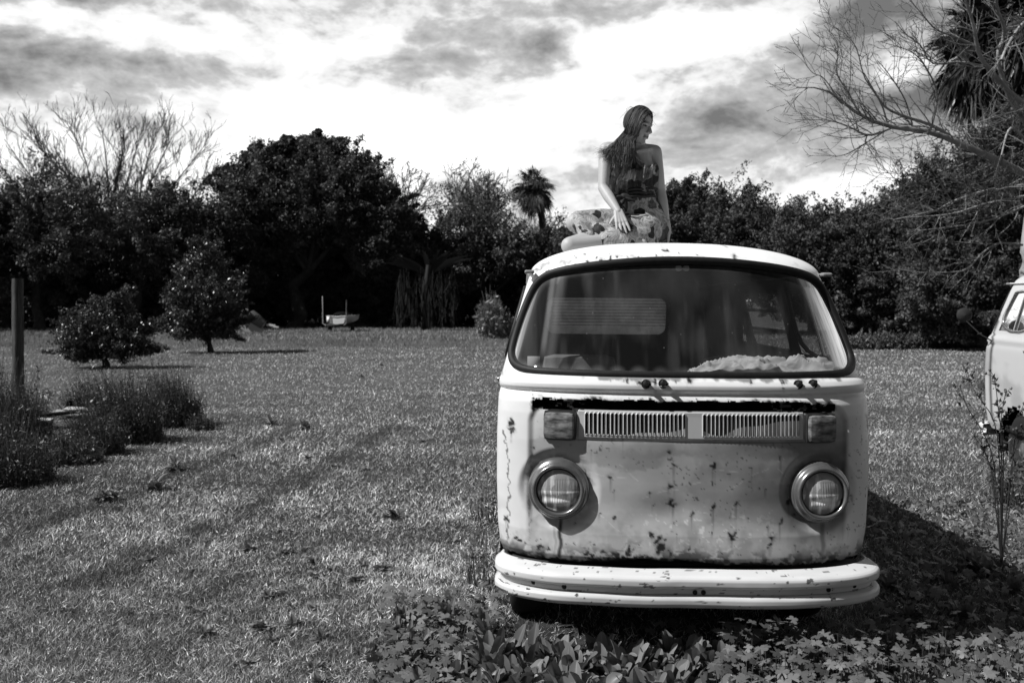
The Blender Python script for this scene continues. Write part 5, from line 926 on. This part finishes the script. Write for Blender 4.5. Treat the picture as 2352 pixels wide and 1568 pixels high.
    def finger(p, d, n_, L_, r0, curl):
        q = np.array(p, float); d = np.array(d, float); d /= np.linalg.norm(d); n_ = np.array(n_, float)
        for k, f in enumerate((.45, .30, .25)):
            d = d+n_*curl; d /= np.linalg.norm(d); e = q+d*L_*f; cap(g, q, r0*(1-.10*k), e, r0*(.90-.10*k), 10); q = e
    d = W(1436, 540, 5.53)-wl; d /= np.linalg.norm(d); a_ = np.cross(d, [0, -1, .5]); a_ /= np.linalg.norm(a_); n_ = np.cross(a_, d); n_ = n_ if n_[1] > 0 else -n_
    pc = wl+d*.075
    for s in (-.026, -.009, .009, .026): cap(g, wl+a_*s*.5, .015, pc+a_*s, .0105)
    tl = []
    for s, L_, sp_ in ((-.027, .060, -.16), (-.0095, .073, -.05), (.009, .076, .06), (.027, .068, .18)): finger(pc+a_*s, d+a_*sp_, n_, L_, .0088, .10)
    th_ = -1; finger(wl+d*.025-a_*.022*th_, d*.8-a_*th_*.75, n_, .062, .0100, .06)
    wr2 = wr; d = np.array([-.04, -.05, -1.]); d /= np.linalg.norm(d); a_ = np.array([.55, -.83, 0.]); a_ /= np.linalg.norm(a_); pc = wr2+d*.060; zr = 1.925+.012
    for s in (-.026, -.009, .009, .026): cap(g, wr2+a_*s*.5, .015, pc+a_*s, .012)
    for s, L_ in ((-.027, .058), (-.0095, .070), (.009, .073), (.027, .064)):
        p = pc+a_*s; k_ = np.array([p[0]-.012, p[1]-.01, zr+.012]); cap(g, p, .0105, k_, .009); e = k_+np.array([-.55, -.35, 0])*L_*.62+a_*s*.5; e[2] = zr; cap(g, k_, .009, e, .0075)
    p = wr2+d*.03-a_*.024; e = p+np.array([-.035, -.01, -.032]); cap(g, p, .011, e, .0095); cap(g, e, .0095, e+np.array([-.01, -.01, -.03]), .0085)
    hd = fuse(rel(g), 'hands', .0032, 2)
    # one continuous body: join the meshes
    import bmesh
    bm = bmesh.new()
    for m in (me, hm, hd): bm.from_mesh(m)
    J = bpy.data.meshes.new('body'); bm.to_mesh(J); bm.free(); J.polygons.foreach_set('use_smooth', np.ones(len(J.polygons), bool))
    def skin(co):
        t = np.full(len(co), .40); w = co+PB_-hc; q = w@Mh   # x across, y forward, z up
        for s in (-1, 1): t = np.where(((q[:, 0]-s*.027)/.0125)**2+((q[:, 2]-.006)/.0052)**2+((q[:, 1]-.07)/.03)**2 < 1, .05, t); t = np.where(((q[:, 0]-s*.028)/.017)**2+((q[:, 2]-.024-.1*(.017-abs(q[:, 0]-s*.028)))/.0040)**2+((q[:, 1]-.07)/.03)**2 < 1, .14, t)
        t = np.where((np.abs(q[:, 0]) < .021) & (np.abs(q[:, 2]+.055) < .0075-.0002*np.abs(q[:, 0])*100) & (q[:, 1] > .066), .20, t); t = np.where((np.abs(q[:, 0]) < .018) & (np.abs(q[:, 2]+.0552) < .0016) & (q[:, 1] > .066), .06, t); return t
    settone(J, skin); body = obj('body', J, M_skin, root)
    # dress: loose bodice, skirt over hip and thighs
    g = G()
    for s in (-1, 1):
        o_ = np.array([s*.055, 0, 0]); cap(g, wai+o_*.7+[-.008, 0, .035], .104, che+o_*1.12+[0, -.01, -.02], .104); cap(g, che+o_*1.12+[0, -.01, -.02], .104, shc+o_*1.0+[0, -.015, -.03], .064)
    cap(g, shc+[-.06, -.03, -.03], .05, W(1418, 345, 5.82), .040)
    for s in (-1, 1): cap(g, che+[s*.058, -.040, .015], .068, che+[s*.056, -.052, -.028], .074)
    top = fuse(rel(g), 'dress_top', .0055, 4)
    g = G()
    for s in (-1, 1):
        o_ = np.array([s*.055, 0, 0]); cap(g, wai+o_*.4, .086, pel+o_*1.25, .125)
    cap(g, pel+[.09, 0, -.02], .10, W(1492, 556, 5.88), .08); cap(g, pel+[.05, -.08, -.03], .09, pel+[.02, -.14, -.09], .06)
    cap(g, hipL+[0, -.02, .0], .115, (hipL+k2)/2+[.0, 0, .012], .094); cap(g, (hipL+k2)/2+[0, 0, .012], .094, k2*.93+hipL*.07+[0, 0, .004], .070); cap(g, hipR+[0, -.05, .0], .105, (hipR*.6+k1*.4)+[0, -.03, .02], .088); cap(g, hipR*.6+k1*.4+[0, -.03, .02], .088, hipR*.40+k1*.60+[0, -.02, .04], .060)
    cap(g, hipL*.4+k2*.6+[0, -.05, -.03], .060, hipL*.7+k2*.3+[0, -.10, -.07], .06)
    cap(g, k2+[.025, -.03, -.01], .058, k1*.80+hipR*.20+[.02, .0, .035], .040); cap(g, k2*.8+hipL*.2+[0, -.03, -.01], .07, k1*.6+hipR*.4+[.0, .0, .03], .055)
    cap(g, W(1410, 549, 5.60), .070, W(1475, 549, 5.72), .085); cap(g, W(1392, 553, 5.57), .045, W(1420, 549, 5.60), .070)
    bot = fuse(rel(g), 'dress_skirt', .0055, 16)
    def pleat(me, amp, f, mode):
        co = np.zeros(len(me.vertices)*3); me.vertices.foreach_get('co', co); co = co.reshape(-1, 3); nr = normals(me); w = co+PB_
        if mode == 'top':
            z = (w[:, 2]-wai[2])/(shc[2]-wai[2]); u = (w[:, 0]-wai[0])*(1+.5*z)+.012*np.sin(z*7)
            d = amp*(np.sin(u*f+2.5*fbm(u*14, z*2.5, 7, 3))+.5*np.sin(u*f*1.9+z*2)); d *= .4+.6*z*(u < .10)
        else:
            u = (w[:, 0]-pel[0])*np.cos(.9)+(w[:, 2]-pel[2])*np.sin(.9); v = (w[:, 0]-pel[0])*-.8+(w[:, 2]-pel[2])*.6
            d = amp*(fbm(u*26, v*7, 9, 4, z=w[:, 1]*9)-.5)*3.2
        co = co+nr*d[:, None]; me.vertices.foreach_set('co', co.ravel()); return w
    pleat(top, .0130, 120, 'top'); w = pleat(bot, .006, 60, 'bot')
    # neckline: cut the bodice above a line falling from the left shoulder to under the right arm; hem cut near the knees
    def cut(me, keepfn):
        bm = bmesh.new(); bm.from_mesh(me); kill = [v for v in bm.verts if not keepfn(np.array(v.co)+PB_)]; bmesh.ops.delete(bm, geom=kill, context='VERTS'); bm.to_mesh(me); bm.free()
    def px_of(p): return CX+p[0]/p[1]*F, HZ-(p[2]-H)/p[1]*F
    def keep_top(p):
        x, y = px_of(p); line = np.interp(x, [1396, 1408, 1430, 1446, 1470, 1488, 1500, 1512], [392, 372, 343, 343, 363, 385, 376, 372]); return y > line and y < 449+2*math.sin(x*.35)
    def keep_bot(p):
        x, y = px_of(p); hem = 1302+.42*max(0, 505-y)*0; return y > 438 and x > 1301+2.5*math.sin(y*.22) and not (p[2] < 1.928) and not (x < 1380 and y > 546-(x-1301)*.02)
    cut(top, keep_top); cut(bot, keep_bot)
    M_dress = bpy.data.materials.new('floral_fabric'); M_dress.use_nodes = True; n = M_dress.node_tree.nodes; l = M_dress.node_tree.links; b = n['Principled BSDF']; b.inputs['Roughness'].default_value = .7; b.inputs['Specular IOR Level'].default_value = .15
    tc = n.new('ShaderNodeTexCoord'); no = n.new('ShaderNodeTexNoise'); no.inputs['Scale'].default_value = 9; l.new(tc.outputs['Object'], no.inputs[0]); mixv = n.new('ShaderNodeMixRGB'); mixv.inputs[0].default_value = .16; l.new(tc.outputs['Object'], mixv.inputs[1]); l.new(no.outputs['Color'], mixv.inputs[2])
    v1 = n.new('ShaderNodeTexVoronoi'); v1.inputs['Scale'].default_value = 14; l.new(mixv.outputs[0], v1.inputs[0]); v2 = n.new('ShaderNodeTexVoronoi'); v2.feature = 'DISTANCE_TO_EDGE'; v2.inputs['Scale'].default_value = 24; l.new(mixv.outputs[0], v2.inputs[0])
    sp = n.new('ShaderNodeSeparateColor'); l.new(v1.outputs['Color'], sp.inputs[0])
    r1 = n.new('ShaderNodeValToRGB'); l.new(sp.outputs[0], r1.inputs[0]); e = r1.color_ramp; e.interpolation = 'CONSTANT'; e.elements[0].position = 0; e.elements[0].color = (.035, .035, .035, 1); e.elements[1].position = .22; e.elements[1].color = (.13, .13, .13, 1)
    for p_, c_ in ((.38, .50), (.58, .22), (.70, .56), (.86, .07)): q = e.elements.new(p_); q.color = (c_, c_, c_, 1)
    lt = n.new('ShaderNodeMath'); lt.operation = 'GREATER_THAN'; l.new(v1.outputs['Distance'], lt.inputs[0]); lt.inputs[1].default_value = .48
    at = n.new('ShaderNodeAttribute'); at.attribute_name = 'tone'; m2 = n.new('ShaderNodeMixRGB'); l.new(lt.outputs[0], m2.inputs[0]); l.new(r1.outputs[0], m2.inputs[1]); cc = n.new('ShaderNodeCombineColor'); [l.new(at.outputs['Fac'], cc.inputs[i]) for i in range(3)]; l.new(cc.outputs[0], m2.inputs[2])
    r2 = n.new('ShaderNodeMapRange'); l.new(v2.outputs['Distance'], r2.inputs[0]); r2.inputs[1].default_value = .02; r2.inputs[2].default_value = .10; r2.inputs[3].default_value = 1.0; r2.inputs[4].default_value = 1.0
    v3 = n.new('ShaderNodeTexVoronoi'); v3.inputs['Scale'].default_value = 34; l.new(mixv.outputs[0], v3.inputs[0]); r3 = n.new('ShaderNodeMapRange'); l.new(v3.outputs['Distance'], r3.inputs[0]); r3.inputs[1].default_value = .28; r3.inputs[2].default_value = .42; r3.inputs[3].default_value = .55; r3.inputs[4].default_value = 1.0
    wv = n.new('ShaderNodeTexWave'); wv.inputs['Scale'].default_value = 22; wv.inputs['Distortion'].default_value = 9; l.new(mixv.outputs[0], wv.inputs[0]); r4 = n.new('ShaderNodeMapRange'); l.new(wv.outputs['Fac'], r4.inputs[0]); r4.inputs[3].default_value = .72; r4.inputs[4].default_value = 1.15; mm = n.new('ShaderNodeMath'); mm.operation = 'MULTIPLY'; l.new(r3.outputs[0], mm.inputs[0]); l.new(r4.outputs[0], mm.inputs[1]); r2 = mm
    m3 = n.new('ShaderNodeMixRGB'); m3.blend_type = 'MULTIPLY'; m3.inputs[0].default_value = 1; l.new(m2.outputs[0], m3.inputs[1]); l.new(r2.outputs[0], m3.inputs[2]); m4 = n.new('ShaderNodeMixRGB'); m4.blend_type = 'MULTIPLY'; m4.inputs[0].default_value = 1; l.new(m3.outputs[0], m4.inputs[1])
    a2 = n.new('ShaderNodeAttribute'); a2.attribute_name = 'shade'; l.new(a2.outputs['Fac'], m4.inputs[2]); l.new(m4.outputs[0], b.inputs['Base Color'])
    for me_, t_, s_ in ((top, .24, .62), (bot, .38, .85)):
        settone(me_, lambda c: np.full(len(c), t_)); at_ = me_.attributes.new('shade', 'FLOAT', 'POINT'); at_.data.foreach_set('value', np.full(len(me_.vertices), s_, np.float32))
    o = obj('dress_bodice', top, M_dress, root); o.modifiers.new('t', 'SOLIDIFY').thickness = .003; o = obj('dress_skirt', bot, M_dress, root); o.modifiers.new('t', 'SOLIDIFY').thickness = .003
    # sash with a knot
    g = G(); c = W(1455, 447, 5.88)
    for dz, rr in ((.020, 1.0), (.0, .97), (-.022, 1.0)):
        a = np.linspace(0, 2*math.pi, 40)[:-1]; tube(g, np.stack([c[0]+.128*rr*np.cos(a), c[1]+.098*rr*np.sin(a), c[2]+dz+.010*np.cos(a)+.003*np.sin(a*7)], -1), .016, 8, closed=True, flat=.6)
    kx = W(1433, 452, 5.77); cap(g, kx, .022, kx+[.03, 0, -.01], .020)
    for e in ((-.03, -.02, -.06), (.01, -.03, -.09), (.06, -.02, -.03), (-.05, 0, .0)): tube(g, [kx, kx+np.array(e)*.6+[0, -.012, 0], kx+np.array(e)], [.014, .018, .010], 7, flat=.5)
    obj('sash', rel(g), M_sash, root, smooth=True)
    # hair: a cap over the skull and several hundred locks blown to the left
    g = G(); r = np.random.default_rng(15)
    ph = np.linspace(-.55, math.pi/2, 26); th = np.linspace(0, 2*math.pi, 60, endpoint=False); PH, TH = np.meshgrid(ph, th, indexing='ij'); x = np.cos(PH)*np.cos(TH)*.072; y = np.cos(PH)*np.sin(TH)*.093-.012; z = np.sin(PH)*.092+.022
    Q = np.stack([x, y, z], -1); fy = (y+.014)/.094
    mk = ~((fy > .30) & (z < .070-.02*np.abs(x)/.05)); mkf = mk[:-1, :] & mk[1:, :] & np.roll(mk, -1, 1)[:-1, :] & np.roll(mk, -1, 1)[1:, :]
    add_grid(g, hc+Q@Mh.T, closed=True, tone=.035, mask=mkf)
    part = 0.012
    for k in range(3200):
        u_ = r.uniform()
        if u_ < .80:      # near side and back: a curtain falling to the chest, the outer locks blown left
            v_ = .044-.141*r.uniform(0, 1)**.8; e = (.062-v_)/.159      # e: 0 at the face, 1 at the back
            p0 = hp(part, v_, .022+.094*math.sqrt(max(.05, 1-(v_/.098)**2))); p1 = hp(-.050*math.sqrt(max(.12, 1-(v_/.105)**2)), v_*1.0, .022+.066*math.sqrt(max(.06, 1-(v_/.100)**2))); p2 = hp(-.074*math.sqrt(max(.10, 1-(v_/.112)**2)), v_*.94-.008, .0+r.uniform(-.01, .01))
            j = r.uniform(-1, 1); x3 = np.interp(e, [0, 1], [1460, 1423])+4*j; p3 = W(x3, 318, 5.775+.02*e+r.uniform(-.012, .012))
            w_ = r.uniform(0, 1)**3.0*(.35+.65*e); x4 = x3-np.interp(e, [0, 1], [3, 11])-16*w_+3*r.normal(); p4 = W(x4, 342+4*r.normal(), 5.745+r.uniform(-.012, .012)); x5 = x4-2-26*w_+3*r.normal(); p5 = W(x5, 386-20*w_-r.uniform(0, 30), 5.735+r.uniform(-.015, .012))
        else:             # far side: shows as a dark edge past the face
            v_ = r.uniform(-.03, .080); p0 = hp(part, v_, .022+.094*math.sqrt(max(.05, 1-(v_/.098)**2))); p1 = hp(.052, v_*.97+.004, .022+.062*math.sqrt(max(.06, 1-(v_/.105)**2))); p2 = hp(.077, v_*.95+.002, .0); p3 = hp(.074, v_*.9, -.05+r.uniform(-.01, .01)); p4 = hp(.066, v_*.7, -.085); p5 = hp(.05, v_*.5+r.uniform(-.03, .03), -.11-r.uniform(0, .05))
        P = curve([p0, p1, p2, p3, p4, p5], 18); P += np.cumsum(r.normal(size=(18, 3))*.0010, 0); wd = np.linspace(.0023, .0005, 18)*r.uniform(.6, 1.2); tube(g, P, wd, 3, float(np.clip(r.normal(.09, .05) if r.uniform() < .8 else r.uniform(.16, .34), .02, .36))*(1 if u_ < .80 else .35), caps=False)
    for k in range(12):   # flyaway strands
        p0 = hp(r.uniform(-.05, .05), r.uniform(-.09, .07), .10); P = curve([p0+[0, 0, -.006], p0+[-.02, 0, .004], p0+[-.08*r.uniform(0, 1)+.03, 0, -.02], p0+[-.13*r.uniform(-.6, 1), 0, -.09*r.uniform(.4, 1.6)]], 10); tube(g, P, .0007, 3, .2, caps=False)
    obj('hair', rel(g), M_hair, root)
person()
